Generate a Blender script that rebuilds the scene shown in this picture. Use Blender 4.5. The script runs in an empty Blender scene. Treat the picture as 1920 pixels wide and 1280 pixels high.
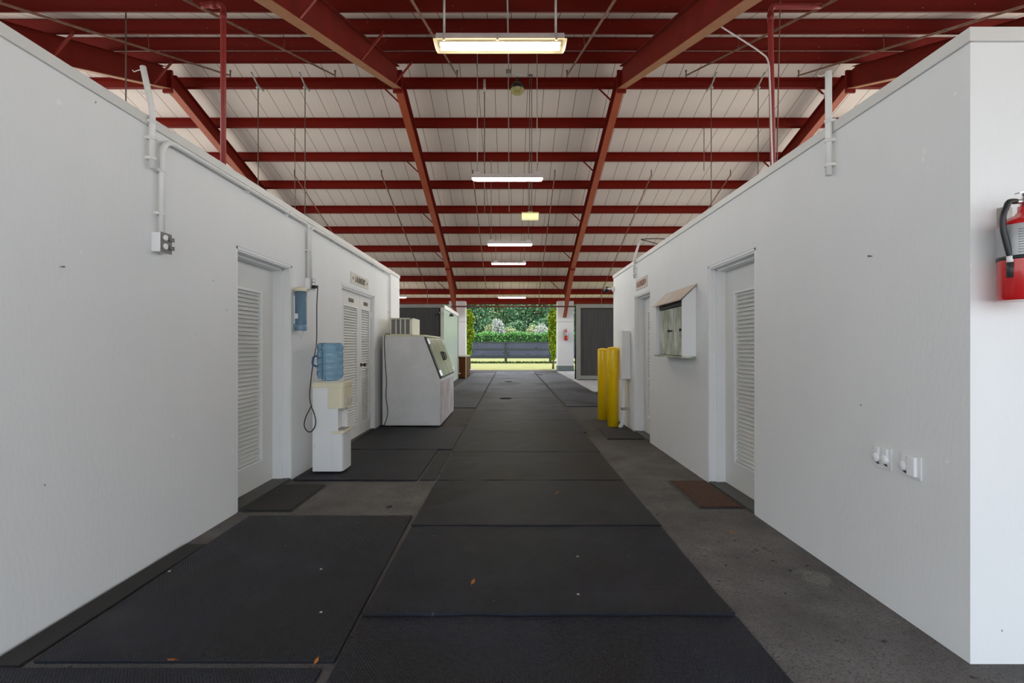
import bpy, bmesh, math, random
import numpy as np
from mathutils import Vector, Matrix
random.seed(4)
RNG = np.random.RandomState(7)
SC = bpy.context.scene
COL = SC.collection

# ------------------------------------------------------------------ camera, sky, sun, exposure
F, CX, CY, EYE = 930.0, 958.0, 649.0, 1.3       # focal length and vanishing point of the 1920x1280 frame, eye height
cam = bpy.data.objects.new('camera', bpy.data.cameras.new('camera')); COL.objects.link(cam)
cam.location = (0, 0, EYE); cam.rotation_euler = (math.pi / 2, 0, 0)
cam.data.sensor_width = 36.0; cam.data.lens = 36.0 * F / 1920.0
cam.data.shift_x = (960 - CX) / 1920.0; cam.data.shift_y = (CY - 640) / 1920.0
cam.data.clip_end = 600
SC.camera = cam

world = bpy.data.worlds.new('sky'); SC.world = world; world.use_nodes = True
wn = world.node_tree.nodes; wl = world.node_tree.links
wn.clear()
wo = wn.new('ShaderNodeOutputWorld'); bg = wn.new('ShaderNodeBackground')
sky = wn.new('ShaderNodeTexSky'); sky.sky_type = 'NISHITA'; sky.sun_disc = False
sky.sun_elevation = math.radians(58); sky.sun_rotation = math.radians(20); sky.air_density = 1.2; sky.dust_density = 3.5; sky.ozone_density = 1.0
mixw = wn.new('ShaderNodeMix'); mixw.data_type = 'RGBA'; mixw.inputs[0].default_value = 0.55
mixw.inputs[7].default_value = (3.9, 4.0, 4.15, 1)
wl.new(sky.outputs[0], mixw.inputs[6]); wl.new(mixw.outputs[2], bg.inputs[0]); bg.inputs[1].default_value = 0.62
wl.new(bg.outputs[0], wo.inputs[0])

sun = bpy.data.objects.new('sun', bpy.data.lights.new('sun', 'SUN')); COL.objects.link(sun)
sun.data.energy = 3.0; sun.data.angle = math.radians(0.9); sun.data.color = (1.0, 0.95, 0.86)
sun.rotation_euler = Vector((-0.25, -0.36, -1.0)).to_track_quat('-Z', 'Y').to_euler()   # high, a little beyond and to the right

SC.view_settings.view_transform = 'Standard'; SC.view_settings.look = 'None'
SC.view_settings.gamma = 1.0; SC.view_settings.use_curve_mapping = False
SC.view_settings.exposure = 0.33
SC.cycles.max_bounces = 9; SC.cycles.diffuse_bounces = 6; SC.cycles.transmission_bounces = 6; SC.cycles.transparent_max_bounces = 8
SC.cycles.use_denoising = True; SC.cycles.sample_clamp_indirect = 6.0

def X(px, D): return (px - CX) * D / F
def Z(py, D): return EYE + (CY - py) * D / F

# ------------------------------------------------------------------ materials
def lin(c):
    return tuple((v / 255 / 12.92) if v / 255 <= 0.04045 else ((v / 255 + 0.055) / 1.055) ** 2.4 for v in c)
MATS = {}
def mat(name, rgb, rough=0.6, metal=0.0, noise=0.0, nscale=6.0, rgb2=None, bump=0.0, bscale=80.0, trans=0.0, emit=None, estr=0.0, stretch=None, spec=0.5, sharp=0.0, coat=0.0, ior=None):
    if name in MATS: return MATS[name]
    m = bpy.data.materials.new(name); m.use_nodes = True; MATS[name] = m
    n = m.node_tree.nodes; l = m.node_tree.links
    b = n['Principled BSDF']
    b.inputs['Base Color'].default_value = (*rgb, 1); b.inputs['Roughness'].default_value = rough
    b.inputs['Metallic'].default_value = metal; b.inputs['Transmission Weight'].default_value = trans
    b.inputs['Specular IOR Level'].default_value = spec
    if coat: b.inputs['Coat Weight'].default_value = coat
    if ior: b.inputs['IOR'].default_value = ior
    if emit: b.inputs['Emission Color'].default_value = (*emit, 1); b.inputs['Emission Strength'].default_value = estr
    tc = n.new('ShaderNodeTexCoord'); mp = n.new('ShaderNodeMapping'); l.new(tc.outputs['Object'], mp.inputs[0])
    if stretch: mp.inputs['Scale'].default_value = stretch
    if noise > 0:
        t = n.new('ShaderNodeTexNoise'); t.inputs['Scale'].default_value = nscale; t.inputs['Detail'].default_value = 6; t.inputs['Roughness'].default_value = 0.62
        l.new(mp.outputs[0], t.inputs[0])
        r = n.new('ShaderNodeValToRGB'); r.color_ramp.elements[0].position = 0.28 + sharp; r.color_ramp.elements[1].position = 0.72 - sharp
        c2 = rgb2 if rgb2 else tuple(v * 0.6 for v in rgb)
        r.color_ramp.elements[0].color = (*[a * (1 - noise) + c * noise for a, c in zip(rgb, c2)], 1)
        r.color_ramp.elements[1].color = (*rgb, 1)
        l.new(t.outputs[0], r.inputs[0]); l.new(r.outputs[0], b.inputs['Base Color'])
    if bump > 0:
        t2 = n.new('ShaderNodeTexNoise'); t2.inputs['Scale'].default_value = bscale; t2.inputs['Detail'].default_value = 4
        l.new(mp.outputs[0], t2.inputs[0])
        bp = n.new('ShaderNodeBump'); bp.inputs['Strength'].default_value = bump; bp.inputs['Distance'].default_value = 0.01
        l.new(t2.outputs[0], bp.inputs['Height']); l.new(bp.outputs[0], b.inputs['Normal'])
    return m

def add_spots(m, rgb, scale, thr, width=0.02, stretch=None, detail=2.0):
    """marks with a shape of their own (flecks, patches) over the base colour"""
    n = m.node_tree.nodes; l = m.node_tree.links; b = n['Principled BSDF']
    tc = n.new('ShaderNodeTexCoord'); mp = n.new('ShaderNodeMapping'); l.new(tc.outputs['Object'], mp.inputs[0])
    if stretch: mp.inputs['Scale'].default_value = stretch
    mp.inputs['Location'].default_value = (random.random() * 9, random.random() * 9, random.random() * 9)
    t = n.new('ShaderNodeTexNoise'); t.inputs['Scale'].default_value = scale; t.inputs['Detail'].default_value = detail
    l.new(mp.outputs[0], t.inputs[0])
    r = n.new('ShaderNodeValToRGB'); r.color_ramp.elements[0].position = thr; r.color_ramp.elements[1].position = thr + width
    r.color_ramp.elements[0].color = (0, 0, 0, 1); r.color_ramp.elements[1].color = (1, 1, 1, 1)
    l.new(t.outputs[0], r.inputs[0])
    mx = n.new('ShaderNodeMix'); mx.data_type = 'RGBA'; l.new(r.outputs[0], mx.inputs[0]); mx.inputs[7].default_value = (*rgb, 1)
    base = b.inputs['Base Color']
    if base.is_linked:
        src = base.links[0].from_socket; l.new(src, mx.inputs[6])
    else: mx.inputs[6].default_value = base.default_value
    l.new(mx.outputs[2], base)
    return m

WHITE = lin((226, 226, 226))
M_wall = mat('white_wall_paint', lin((231, 232, 232)), 0.62, noise=0.4, nscale=1.3, rgb2=lin((216, 217, 216)), bump=0.16, bscale=42, stretch=(1, 1, 0.45))
add_spots(M_wall, lin((238, 238, 238)), 9, 0.755, 0.01)
add_spots(M_wall, lin((140, 138, 134)), 14, 0.79, 0.01)
M_front = M_wall
M_trim = mat('white_trim_paint', lin((235, 236, 237)), 0.4, noise=0.2, nscale=3, rgb2=lin((205, 206, 204)))
M_cap = mat('wall_cap_metal', lin((214, 213, 210)), 0.45, noise=0.3, nscale=4, rgb2=lin((190, 186, 180)))
M_door = mat('door_paint', lin((222, 222, 218)), 0.45, noise=0.2, nscale=2.5, rgb2=lin((200, 199, 192)))
M_pvc = mat('white_pipe_paint', lin((232, 232, 230)), 0.35)
M_red = mat('red_oxide_steel', lin((128, 26, 14)), 0.62, spec=0.25, noise=0.55, nscale=2.2, rgb2=lin((84, 18, 10)))
M_redp = mat('red_purlin_steel', lin((120, 22, 8)), 0.6, spec=0.2, noise=0.4, nscale=1.5, rgb2=lin((88, 16, 6)), stretch=(0.3, 1, 1))
add_spots(M_redp, lin((200, 170, 150)), 26, 0.76, 0.01)
M_flange = mat('tan_flange_steel', lin((176, 122, 84)), 0.5, noise=0.5, nscale=4, rgb2=lin((160, 82, 50)))  # tan tone of the near slope underside flanges
M_flange2 = mat('orange_flange_steel', lin((172, 84, 50)), 0.5, noise=0.5, nscale=3, rgb2=lin((150, 58, 32)))  # orange brown tone of the far slope underside flanges
M_pipe = mat('rusty_pipe_steel', lin((150, 112, 92)), 0.5, metal=0.2, noise=0.8, nscale=7, rgb2=lin((96, 52, 38)))
M_redpipe = mat('red_pipe_paint', lin((158, 52, 48)), 0.45, noise=0.6, nscale=14, rgb2=lin((120, 30, 26)))
M_galv = mat('galvanised_steel', lin((176, 172, 166)), 0.45, metal=0.5, noise=0.4, nscale=12)
M_darkrod = mat('dark_rod_steel', lin((110, 96, 86)), 0.5, metal=0.3)
M_conc = mat('stained_concrete', lin((118, 115, 114)), 0.75, spec=0.15, noise=0.9, nscale=2.3, rgb2=lin((74, 72, 71)), bump=0.6, bscale=120)
add_spots(M_conc, lin((118, 117, 113)), 1.1, 0.66, 0.02, detail=4)
add_spots(M_conc, lin((28, 26, 25)), 3.1, 0.70, 0.03, detail=4)
add_spots(M_conc, lin((140, 138, 132)), 38, 0.75, 0.02)
add_spots(M_conc, lin((72, 70, 66)), 120, 0.5, 0.2)
add_spots(M_conc, lin((52, 50, 47)), 16, 0.66, 0.05, detail=5)
def grime_sheen_zone(m, rgb, y_a, y_b, amount, scale):
    """trodden-in dirt (or painted daylight sheen) that lies on one stretch of the floor, with ragged noise edges"""
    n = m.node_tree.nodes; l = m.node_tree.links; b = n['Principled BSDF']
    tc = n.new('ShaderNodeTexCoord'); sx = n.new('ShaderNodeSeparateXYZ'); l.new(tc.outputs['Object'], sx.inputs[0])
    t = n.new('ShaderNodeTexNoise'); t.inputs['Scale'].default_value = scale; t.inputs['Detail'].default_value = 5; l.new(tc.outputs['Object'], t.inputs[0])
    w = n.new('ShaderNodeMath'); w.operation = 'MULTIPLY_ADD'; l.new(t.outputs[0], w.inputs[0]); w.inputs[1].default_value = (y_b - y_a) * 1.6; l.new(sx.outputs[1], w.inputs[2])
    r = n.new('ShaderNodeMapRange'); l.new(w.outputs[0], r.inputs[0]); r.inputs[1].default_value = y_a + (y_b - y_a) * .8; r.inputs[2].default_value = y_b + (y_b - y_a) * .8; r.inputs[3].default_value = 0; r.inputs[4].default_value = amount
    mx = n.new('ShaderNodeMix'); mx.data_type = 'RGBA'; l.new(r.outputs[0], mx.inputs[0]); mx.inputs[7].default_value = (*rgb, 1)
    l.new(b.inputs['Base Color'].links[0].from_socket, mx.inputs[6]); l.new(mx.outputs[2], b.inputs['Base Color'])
grime_sheen_zone(M_conc, lin((50, 48, 45)), 4.9, 8.0, 0.85, 1.2)
M_bounce = mat('pale_bounce_ground', lin((205, 202, 196)), 0.8, noise=0.3, nscale=1.2, bump=0.3)  # pale tone bounces daylight from unseen ground into the barn
M_pad = mat('pale_concrete_pad', lin((176, 176, 178)), 0.7, noise=0.5, nscale=2.2, rgb2=lin((120, 120, 120)), bump=0.3, bscale=60)
M_black = mat('black_rubber', (0.012, 0.012, 0.012), 0.5)
M_blackp = mat('black_plastic', (0.015, 0.015, 0.016), 0.4)
M_yellow = mat('yellow_bollard_paint', lin((255, 212, 10)), 0.35, noise=0.3, nscale=7, rgb2=lin((232, 176, 8)), coat=0.2)
M_cream = mat('cream_plastic', lin((232, 224, 196)), 0.4)
M_whitep = mat('white_plastic', lin((236, 237, 238)), 0.35)
M_plate = mat('white_cover_plate', lin((224, 224, 223)), 0.5)
M_chrome = mat('chrome', (0.75, 0.75, 0.76), 0.2, metal=1.0)
M_extred = mat('extinguisher_red', lin((196, 22, 26)), 0.22, coat=0.5)
M_label = mat('silver_label', lin((176, 178, 180)), 0.35, metal=0.3)
M_siding = mat('dark_board_siding', lin((66, 65, 62)), 0.7, noise=0.5, nscale=3, rgb2=lin((40, 39, 38)), stretch=(4, 4, 0.4))
M_greyframe = mat('grey_frame_paint', lin((136, 136, 128)), 0.6, noise=0.3, nscale=4)
M_panel = mat('pale_green_panel', lin((206, 220, 208)), 0.25, noise=0.4, nscale=2.5, rgb2=lin((176, 196, 180)))
M_freezer = mat('worn_white_enamel', lin((226, 227, 229)), 0.4, noise=0.45, nscale=3.2, rgb2=lin((186, 186, 186)), bump=0.1, bscale=8)
add_spots(M_freezer, lin((160, 158, 156)), 5, 0.735, 0.03, stretch=(1, 1, 2.2), detail=5)
M_freezfront = mat('stained_white_enamel', lin((212, 210, 210)), 0.4, noise=0.75, nscale=3.4, rgb2=lin((140, 100, 110)), stretch=(1, 1.6, 0.8), sharp=0.05)
M_lid = mat('aged_lid_with_sheen', lin((172, 178, 160)), 0.3, noise=0.8, nscale=3, rgb2=lin((126, 122, 88)))  # greenish grey reflection painted into the lid colour
M_wood = mat('brown_stained_wood', lin((104, 60, 20)), 0.6, spec=0.15, noise=0.8, nscale=3, rgb2=lin((44, 22, 8)), stretch=(6, 6, 0.6))
M_oldwhite = mat('peeling_white_paint', lin((206, 210, 198)), 0.4, noise=0.9, nscale=7, rgb2=lin((116, 124, 98)), stretch=(1, 1, 0.45), sharp=0.1)
M_rustroof = mat('rust_tinged_metal', lin((196, 186, 174)), 0.5, noise=0.7, nscale=4, rgb2=lin((160, 128, 104)))
M_fence = mat('dark_fence_paint', lin((44, 50, 52)), 0.6, noise=0.4, nscale=3)
M_greywall = mat('grey_masonry', lin((72, 74, 88)), 0.8, noise=0.7, nscale=0.8, rgb2=lin((50, 53, 66)))
add_spots(M_greywall, lin((40, 42, 54)), 1.2, 0.6, 0.03, stretch=(1, 1, 3), detail=4)
M_bark = mat('tree_bark', lin((120, 104, 88)), 0.8, noise=0.6, nscale=5, bump=0.5, bscale=12)
M_blue = mat('blue_water_plastic', lin((176, 216, 240)), 0.04, trans=0.92, noise=0.7, nscale=9, rgb2=lin((104, 166, 214)), ior=1.33, stretch=(1, 1, .4), spec=0.7)  # mottled blues paint in refracted light and dark zones
M_tube = mat('blue_tube_plastic', lin((140, 174, 198)), 0.15, trans=0.5, ior=1.2)
M_coir = mat('coir_bristle', lin((96, 62, 40)), 0.95, noise=0.9, nscale=60, rgb2=lin((46, 28, 18)), bump=1.0, bscale=220)
M_matblk = mat('black_entrance_mat', lin((36, 35, 34)), 0.85, noise=0.6, nscale=30, bump=0.8, bscale=200)
M_leafdry = mat('dry_leaf', lin((190, 110, 40)), 0.7, noise=0.5, nscale=60)
M_drain = mat('dark_drain_iron', (0.004, 0.004, 0.004), 0.9, spec=0.05)
M_dirt = mat('sandy_path', lin((122, 110, 110)), 0.9, noise=0.5, nscale=3)
M_gold = mat('gold_letter_paint', lin((170, 140, 80)), 0.4)
M_brownplate = mat('dark_brown_plate', lin((62, 46, 30)), 0.4)
M_inkblack = mat('black_letter_paint', lin((62, 52, 44)), 0.6)
M_inkred = mat('faded_red_letter_paint', lin((150, 92, 82)), 0.6)
M_signplate = mat('sign_plate', lin((206, 200, 188)), 0.5)
M_signplate2 = mat('pinkish_sign_plate', lin((196, 182, 170)), 0.5)
M_strip = mat('lit_lamp_diffuser', lin((250, 248, 235)), 0.4, emit=(1.0, 0.93, 0.82), estr=85.0)
M_stripdim = mat('lit_yellow_diffuser', lin((250, 240, 180)), 0.4, emit=(1.0, 0.9, 0.45), estr=0.5)
M_tubelit = mat('lit_fluorescent_tube', (1, 1, 1), 0.4, emit=(1.0, 0.94, 0.8), estr=95.0)
M_lens = mat('clear_ribbed_lens', lin((250, 240, 205)), 0.45, trans=0.95, ior=1.05, emit=(1.0, 0.8, 0.42), estr=0.12)
M_fixture = mat('fixture_white_enamel', lin((214, 206, 204)), 0.45)
M_fixgrey = mat('fixture_dusty_grey', lin((178, 168, 168)), 0.5, noise=0.4, nscale=20)

def mat_sheet():
    m = mat('roof_sheet_insulation', lin((228, 216, 202)), 0.7, spec=0.2, noise=0.3, nscale=1.1, rgb2=lin((212, 199, 184)))
    n = m.node_tree.nodes; l = m.node_tree.links; b = n['Principled BSDF']
    tc = n.new('ShaderNodeTexCoord'); sx = n.new('ShaderNodeSeparateXYZ'); l.new(tc.outputs['Object'], sx.inputs[0])
    def saw(period, width):
        d = n.new('ShaderNodeMath'); d.operation = 'DIVIDE'; l.new(sx.outputs[0], d.inputs[0]); d.inputs[1].default_value = period
        f = n.new('ShaderNodeMath'); f.operation = 'FRACT'; l.new(d.outputs[0], f.inputs[0])
        c = n.new('ShaderNodeMath'); c.operation = 'LESS_THAN'; l.new(f.outputs[0], c.inputs[0]); c.inputs[1].default_value = width / period
        return c
    big = saw(0.46, 0.016)
    mx = n.new('ShaderNodeMix'); mx.data_type = 'RGBA'; l.new(big.outputs[0], mx.inputs[0])
    src = b.inputs['Base Color'].links[0].from_socket
    l.new(src, mx.inputs[6]); mx.inputs[7].default_value = (*lin((128, 108, 96)), 1); l.new(mx.outputs[2], b.inputs['Base Color'])
    small = saw(0.153, 0.03)
    bp = n.new('ShaderNodeBump'); bp.inputs['Strength'].default_value = 0.5; bp.inputs['Distance'].default_value = 0.01
    l.new(small.outputs[0], bp.inputs['Height']); l.new(bp.outputs[0], b.inputs['Normal'])
    return m
M_sheet = mat_sheet()

def mat_mat():
    """black rubber stall mat: fine woven relief, dusty wear"""
    m = mat('stall_mat_rubber', lin((42, 44, 54)), 0.46, spec=0.16, noise=0.9, nscale=1.7, rgb2=lin((24, 23, 26)))
    add_spots(m, lin((54, 54, 60)), 1.7, 0.62, 0.16, detail=5)
    add_spots(m, lin((24, 23, 23)), 1.3, 0.64, 0.05, detail=5)
    add_spots(m, lin((150, 150, 148)), 24, 0.775, 0.01)
    n = m.node_tree.nodes; l = m.node_tree.links; b = n['Principled BSDF']
    tc = n.new('ShaderNodeTexCoord'); sx = n.new('ShaderNodeSeparateXYZ'); l.new(tc.outputs['Object'], sx.inputs[0])
    def sn(sock, k):
        a = n.new('ShaderNodeMath'); a.operation = 'MULTIPLY'; l.new(sock, a.inputs[0]); a.inputs[1].default_value = k
        s = n.new('ShaderNodeMath'); s.operation = 'SINE'; l.new(a.outputs[0], s.inputs[0]); return s
    a = sn(sx.outputs[0], 2 * math.pi / 0.014); c = sn(sx.outputs[1], 2 * math.pi / 0.02)
    p = n.new('ShaderNodeMath'); p.operation = 'MULTIPLY'; l.new(a.outputs[0], p.inputs[0]); l.new(c.outputs[0], p.inputs[1])
    bp = n.new('ShaderNodeBump'); bp.inputs['Strength'].default_value = 0.8; bp.inputs['Distance'].default_value = 0.005
    l.new(p.outputs[0], bp.inputs['Height']); l.new(bp.outputs[0], b.inputs['Normal'])
    return m
M_mat = mat_mat()
grime_sheen_zone(M_mat, lin((84, 82, 92)), 9.0, 18.0, 0.8, 1.8)  # paler far end: daylight sheen painted into the mat colour
add_spots(M_mat, lin((34, 33, 35)), 0.9, 0.52, 0.1, stretch=(1, .8, 1), detail=5)

def mat_leaf(name, c1, c2, c3, rough=0.55):
    m = bpy.data.materials.new(name); m.use_nodes = True
    n = m.node_tree.nodes; l = m.node_tree.links; b = n['Principled BSDF']
    g = n.new('ShaderNodeNewGeometry'); r = n.new('ShaderNodeValToRGB')
    r.color_ramp.elements[0].color = (*lin(c1), 1); r.color_ramp.elements[1].color = (*lin(c3), 1)
    e = r.color_ramp.elements.new(0.5); e.color = (*lin(c2), 1)
    l.new(g.outputs['Random Per Island'], r.inputs[0]); l.new(r.outputs[0], b.inputs['Base Color'])
    b.inputs['Roughness'].default_value = rough; b.inputs['Specular IOR Level'].default_value = 0.3
    return m
L_dark = mat_leaf('dark_tree_leaf', (44, 84, 56), (76, 122, 84), (150, 180, 128))
L_mid = mat_leaf('mid_tree_leaf', (60, 102, 66), (108, 148, 92), (186, 200, 146))
L_pale = mat_leaf('pale_shrub_leaf', (112, 140, 82), (160, 172, 120), (208, 200, 164))
L_silver = mat_leaf('silver_shrub_leaf', (138, 150, 132), (180, 186, 176), (228, 224, 218))
L_hedge = mat_leaf('hedge_leaf', (44, 104, 40), (76, 142, 56), (124, 176, 86))
L_vine = mat_leaf('vine_leaf', (56, 78, 10), (138, 172, 26), (200, 220, 72))
L_grass = mat('sunlit_grass', lin((128, 129, 92)), 1.0, spec=0.0, noise=0.7, nscale=1.4, rgb2=lin((104, 110, 66)), bump=0.5, bscale=40)

# ------------------------------------------------------------------ mesh builder
class MB:
    def __init__(s): s.v = []; s.f = []; s.sm = []
    def add(s, vs, fs, smooth=False):
        o = len(s.v); s.v += [tuple(p) for p in vs]; s.f += [tuple(i + o for i in f) for f in fs]; s.sm += [smooth] * len(fs); return s
    def box(s, x0, x1, y0, y1, z0, z1):
        x0, x1 = sorted((x0, x1)); y0, y1 = sorted((y0, y1)); z0, z1 = sorted((z0, z1))
        return s.add([(x0, y0, z0), (x1, y0, z0), (x1, y1, z0), (x0, y1, z0), (x0, y0, z1), (x1, y0, z1), (x1, y1, z1), (x0, y1, z1)],
                     [(0, 3, 2, 1), (4, 5, 6, 7), (0, 1, 5, 4), (1, 2, 6, 5), (2, 3, 7, 6), (3, 0, 4, 7)])
    def obox(s, c, size, R=None):
        R = R or Matrix.Identity(3); c = Vector(c); h = Vector(size) / 2
        vs = [c + R @ Vector((sx * h.x, sy * h.y, sz * h.z)) for sz in (-1, 1) for sx, sy in ((-1, -1), (1, -1), (1, 1), (-1, 1))]
        return s.add(vs, [(0, 3, 2, 1), (4, 5, 6, 7), (0, 1, 5, 4), (1, 2, 6, 5), (2, 3, 7, 6), (3, 0, 4, 7)])
    def bar(s, a, b, w, h):
        a, b = Vector(a), Vector(b); d = (b - a); q = d.to_track_quat('Y', 'Z').to_matrix()
        return s.obox((a + b) / 2, (w, d.length, h), q)
    def prism(s, poly, axis, a0, a1):
        """poly: 2-D points in the two other axes (in x,y,z order), extruded along axis from a0 to a1"""
        n = len(poly)
        def P(p, a):
            if axis == 'x': return (a, p[0], p[1])
            if axis == 'y': return (p[0], a, p[1])
            return (p[0], p[1], a)
        vs = [P(p, a0) for p in poly] + [P(p, a1) for p in poly]
        return s.add(vs, [tuple(range(n))[::-1], tuple(range(n, 2 * n))] + [(i, (i + 1) % n, n + (i + 1) % n, n + i) for i in range(n)])
    def tube(s, pts, r, seg=8, caps=True):
        pts = [Vector(p) for p in pts]; n = len(pts); rs = r if isinstance(r, (list, tuple)) else [r] * n
        up = None; vs = []
        for i, p in enumerate(pts):
            d = (pts[min(i + 1, n - 1)] - pts[max(i - 1, 0)]).normalized()
            if up is None: up = d.orthogonal().normalized()
            else: up = (up - d * up.dot(d)).normalized()
            w = d.cross(up)
            vs += [p + (up * math.cos(2 * math.pi * k / seg) + w * math.sin(2 * math.pi * k / seg)) * rs[i] for k in range(seg)]
        fs = [(i * seg + k, i * seg + (k + 1) % seg, (i + 1) * seg + (k + 1) % seg, (i + 1) * seg + k) for i in range(n - 1) for k in range(seg)]
        s.add(vs, fs, True)
        if caps: o = len(s.v) - len(vs); s.f += [tuple(o + k for k in range(seg))[::-1], tuple(o + (n - 1) * seg + k for k in range(seg))]; s.sm += [False, False]
        return s
    def lathe(s, prof, c, seg=24, axis='z', smooth=True):
        """prof: (radius, height) pairs around centre c"""
        vs = []; n = len(prof); c = Vector(c)
        for r, h in prof:
            for k in range(seg):
                a = 2 * math.pi * k / seg; u, w = r * math.cos(a), r * math.sin(a)
                vs.append(c + (Vector((u, w, h)) if axis == 'z' else Vector((h, u, w)) if axis == 'x' else Vector((u, h, w))))
        fs = [(i * seg + k, i * seg + (k + 1) % seg, (i + 1) * seg + (k + 1) % seg, (i + 1) * seg + k) for i in range(n - 1) for k in range(seg)]
        s.add(vs, fs, smooth); o = len(s.v) - len(vs)
        if prof[0][0] > 1e-5: s.f.append(tuple(o + k for k in range(seg))[::-1]); s.sm.append(False)
        if prof[-1][0] > 1e-5: s.f.append(tuple(o + (n - 1) * seg + k for k in range(seg))); s.sm.append(False)
        return s
    def build(s, name, m, parent=None, bevel=0.0, origin=None, label=None):
        me = bpy.data.meshes.new(name)
        V = np.array(s.v, dtype=float)
        if origin is None: origin = ((V[:, 0].min() + V[:, 0].max()) / 2, (V[:, 1].min() + V[:, 1].max()) / 2, V[:, 2].min())
        origin = Vector(origin)
        me.from_pydata([tuple(p) for p in (V - np.array(origin))], [], s.f)
        me.polygons.foreach_set('use_smooth', s.sm); me.update()
        bm = bmesh.new(); bm.from_mesh(me); bmesh.ops.recalc_face_normals(bm, faces=bm.faces); bm.to_mesh(me); bm.free()
        me.materials.append(m)
        o = bpy.data.objects.new(name, me); COL.objects.link(o)
        if parent is not None:
            o.parent = parent; w = Vector((0, 0, 0)); p = parent
            while p is not None: w += Vector(p.location); p = p.parent
            o.location = origin - w
        else: o.location = origin
        if bevel:
            md = o.modifiers.new('bevel', 'BEVEL'); md.width = bevel; md.segments = 2; md.limit_method = 'ANGLE'
        if label: o['label'] = label
        return o

def tag(o, label=None, cat=None, group=None, kind=None):
    if label: o['label'] = label
    if cat: o['category'] = cat
    if group: o['group'] = group
    if kind: o['kind'] = kind
    return o
def thing(name, loc, label, cat, group=None):
    e = bpy.data.objects.new(name, None); e.empty_display_size = 0.1; COL.objects.link(e); e.location = loc
    return tag(e, label, cat, group)
def struct(o, label, cat=None): return tag(o, label, cat or 'structure', None, 'structure')
def copy_tree(o, parent=None):
    c = o.copy(); COL.objects.link(c); c.parent = parent
    for ch in [x for x in SC.objects if x.parent == o]: copy_tree(ch, c)
    return c
def ring(cx, cy, r, n=20, sx=1.0, sy=1.0): return [(cx + sx * r * math.cos(2 * math.pi * k / n), cy + sy * r * math.sin(2 * math.pi * k / n)) for k in range(n)]
def bend(a, corner, b, r, n=6):
    """points a -> rounded corner -> b"""
    a, c, b = Vector(a), Vector(corner), Vector(b); p = c + (a - c).normalized() * r; q = c + (b - c).normalized() * r
    return [a] + [(1 - t) ** 2 * p + 2 * t * (1 - t) * c + t * t * q for t in [i / n for i in range(n + 1)]] + [b]
def text_part(txt, size, name, m, parent, place, squeeze=1.0):
    cu = bpy.data.curves.new('lettering', 'FONT'); cu.body = txt; cu.size = size; cu.extrude = 0.0012; cu.align_x = 'CENTER'; cu.align_y = 'CENTER'; cu.offset = size * 0.012
    t = bpy.data.objects.new('lettering', cu); COL.objects.link(t); bpy.context.view_layer.update()
    me = bpy.data.meshes.new_from_object(t.evaluated_get(bpy.context.evaluated_depsgraph_get())); bpy.data.objects.remove(t)
    me.materials.clear(); me.materials.append(m)
    me.transform(Matrix.Diagonal((squeeze, 1, 1, 1)))
    o = bpy.data.objects.new(name, me); COL.objects.link(o); o.parent = parent
    o.matrix_local = place; return o

# ------------------------------------------------------------------ floor and grounds
WL, WR = -2.14, 1.88            # aisle wall planes
HL, HR = 2.65, 2.595            # wall heights
YL0, YL1, YR0, YR1 = 1.95, 9.52, 2.03, 9.1
struct(MB().box(-13, 13, -3.5, 25.3, -0.2, 0).build('floor', M_conc, origin=(0, 0, 0)), 'dark stained concrete floor of the open barn aisle', 'floor')
tag(MB().box(-40, 40, -30, -3.5, -0.24, -0.03).build('bounce_apron', M_bounce), 'unseen pale ground outside the near end of the barn, bouncing daylight in', 'ground', kind='structure')  # unseen ground behind the camera, kept bright for bounce
tag(MB().box(-70, 70, 25.3, 140, -0.25, -0.03).build('grass_ground', L_grass, origin=(0, 0, 0)), 'sunlit yellow green grass beyond the far barn opening', 'grass', kind='structure')
tag(MB().box(-40, -13, -3.5, 25.3, -0.25, -0.03).build('bounce_yard', M_bounce, origin=(0, 0, 0)), 'unseen pale ground left of the barn, made bright to light the ceiling', 'grass', kind='structure')  # unseen side grounds, made pale to throw light on the ceiling
tag(MB().box(13, 40, -3.5, 25.3, -0.25, -0.03).build('bounce_yard', M_bounce, origin=(0, 0, 0)), 'unseen pale ground right of the barn, made bright to light the ceiling', 'ground', kind='structure')
dp = MB(); dp.prism([(-9, 27.6), (-1.9, 27.6), (-2.1, 28.4), (-3.0, 29.3), (-5, 30.2), (-9, 30.4)], 'z', -0.03, -0.014)
tag(dp.build('dirt_path', M_dirt, origin=(0, 0, 0)), 'bare pinkish dirt patch in the grass left of the opening', 'path', kind='structure')
tag(MB().prism([(2.33, 14.0), (9, 14.0), (9, 25.2), (2.33, 25.2)], 'z', 0, 0.035).build('concrete_pad', M_pad, bevel=0.01), 'raised pale concrete pad along the right stalls', 'pad', kind='structure')

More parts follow.
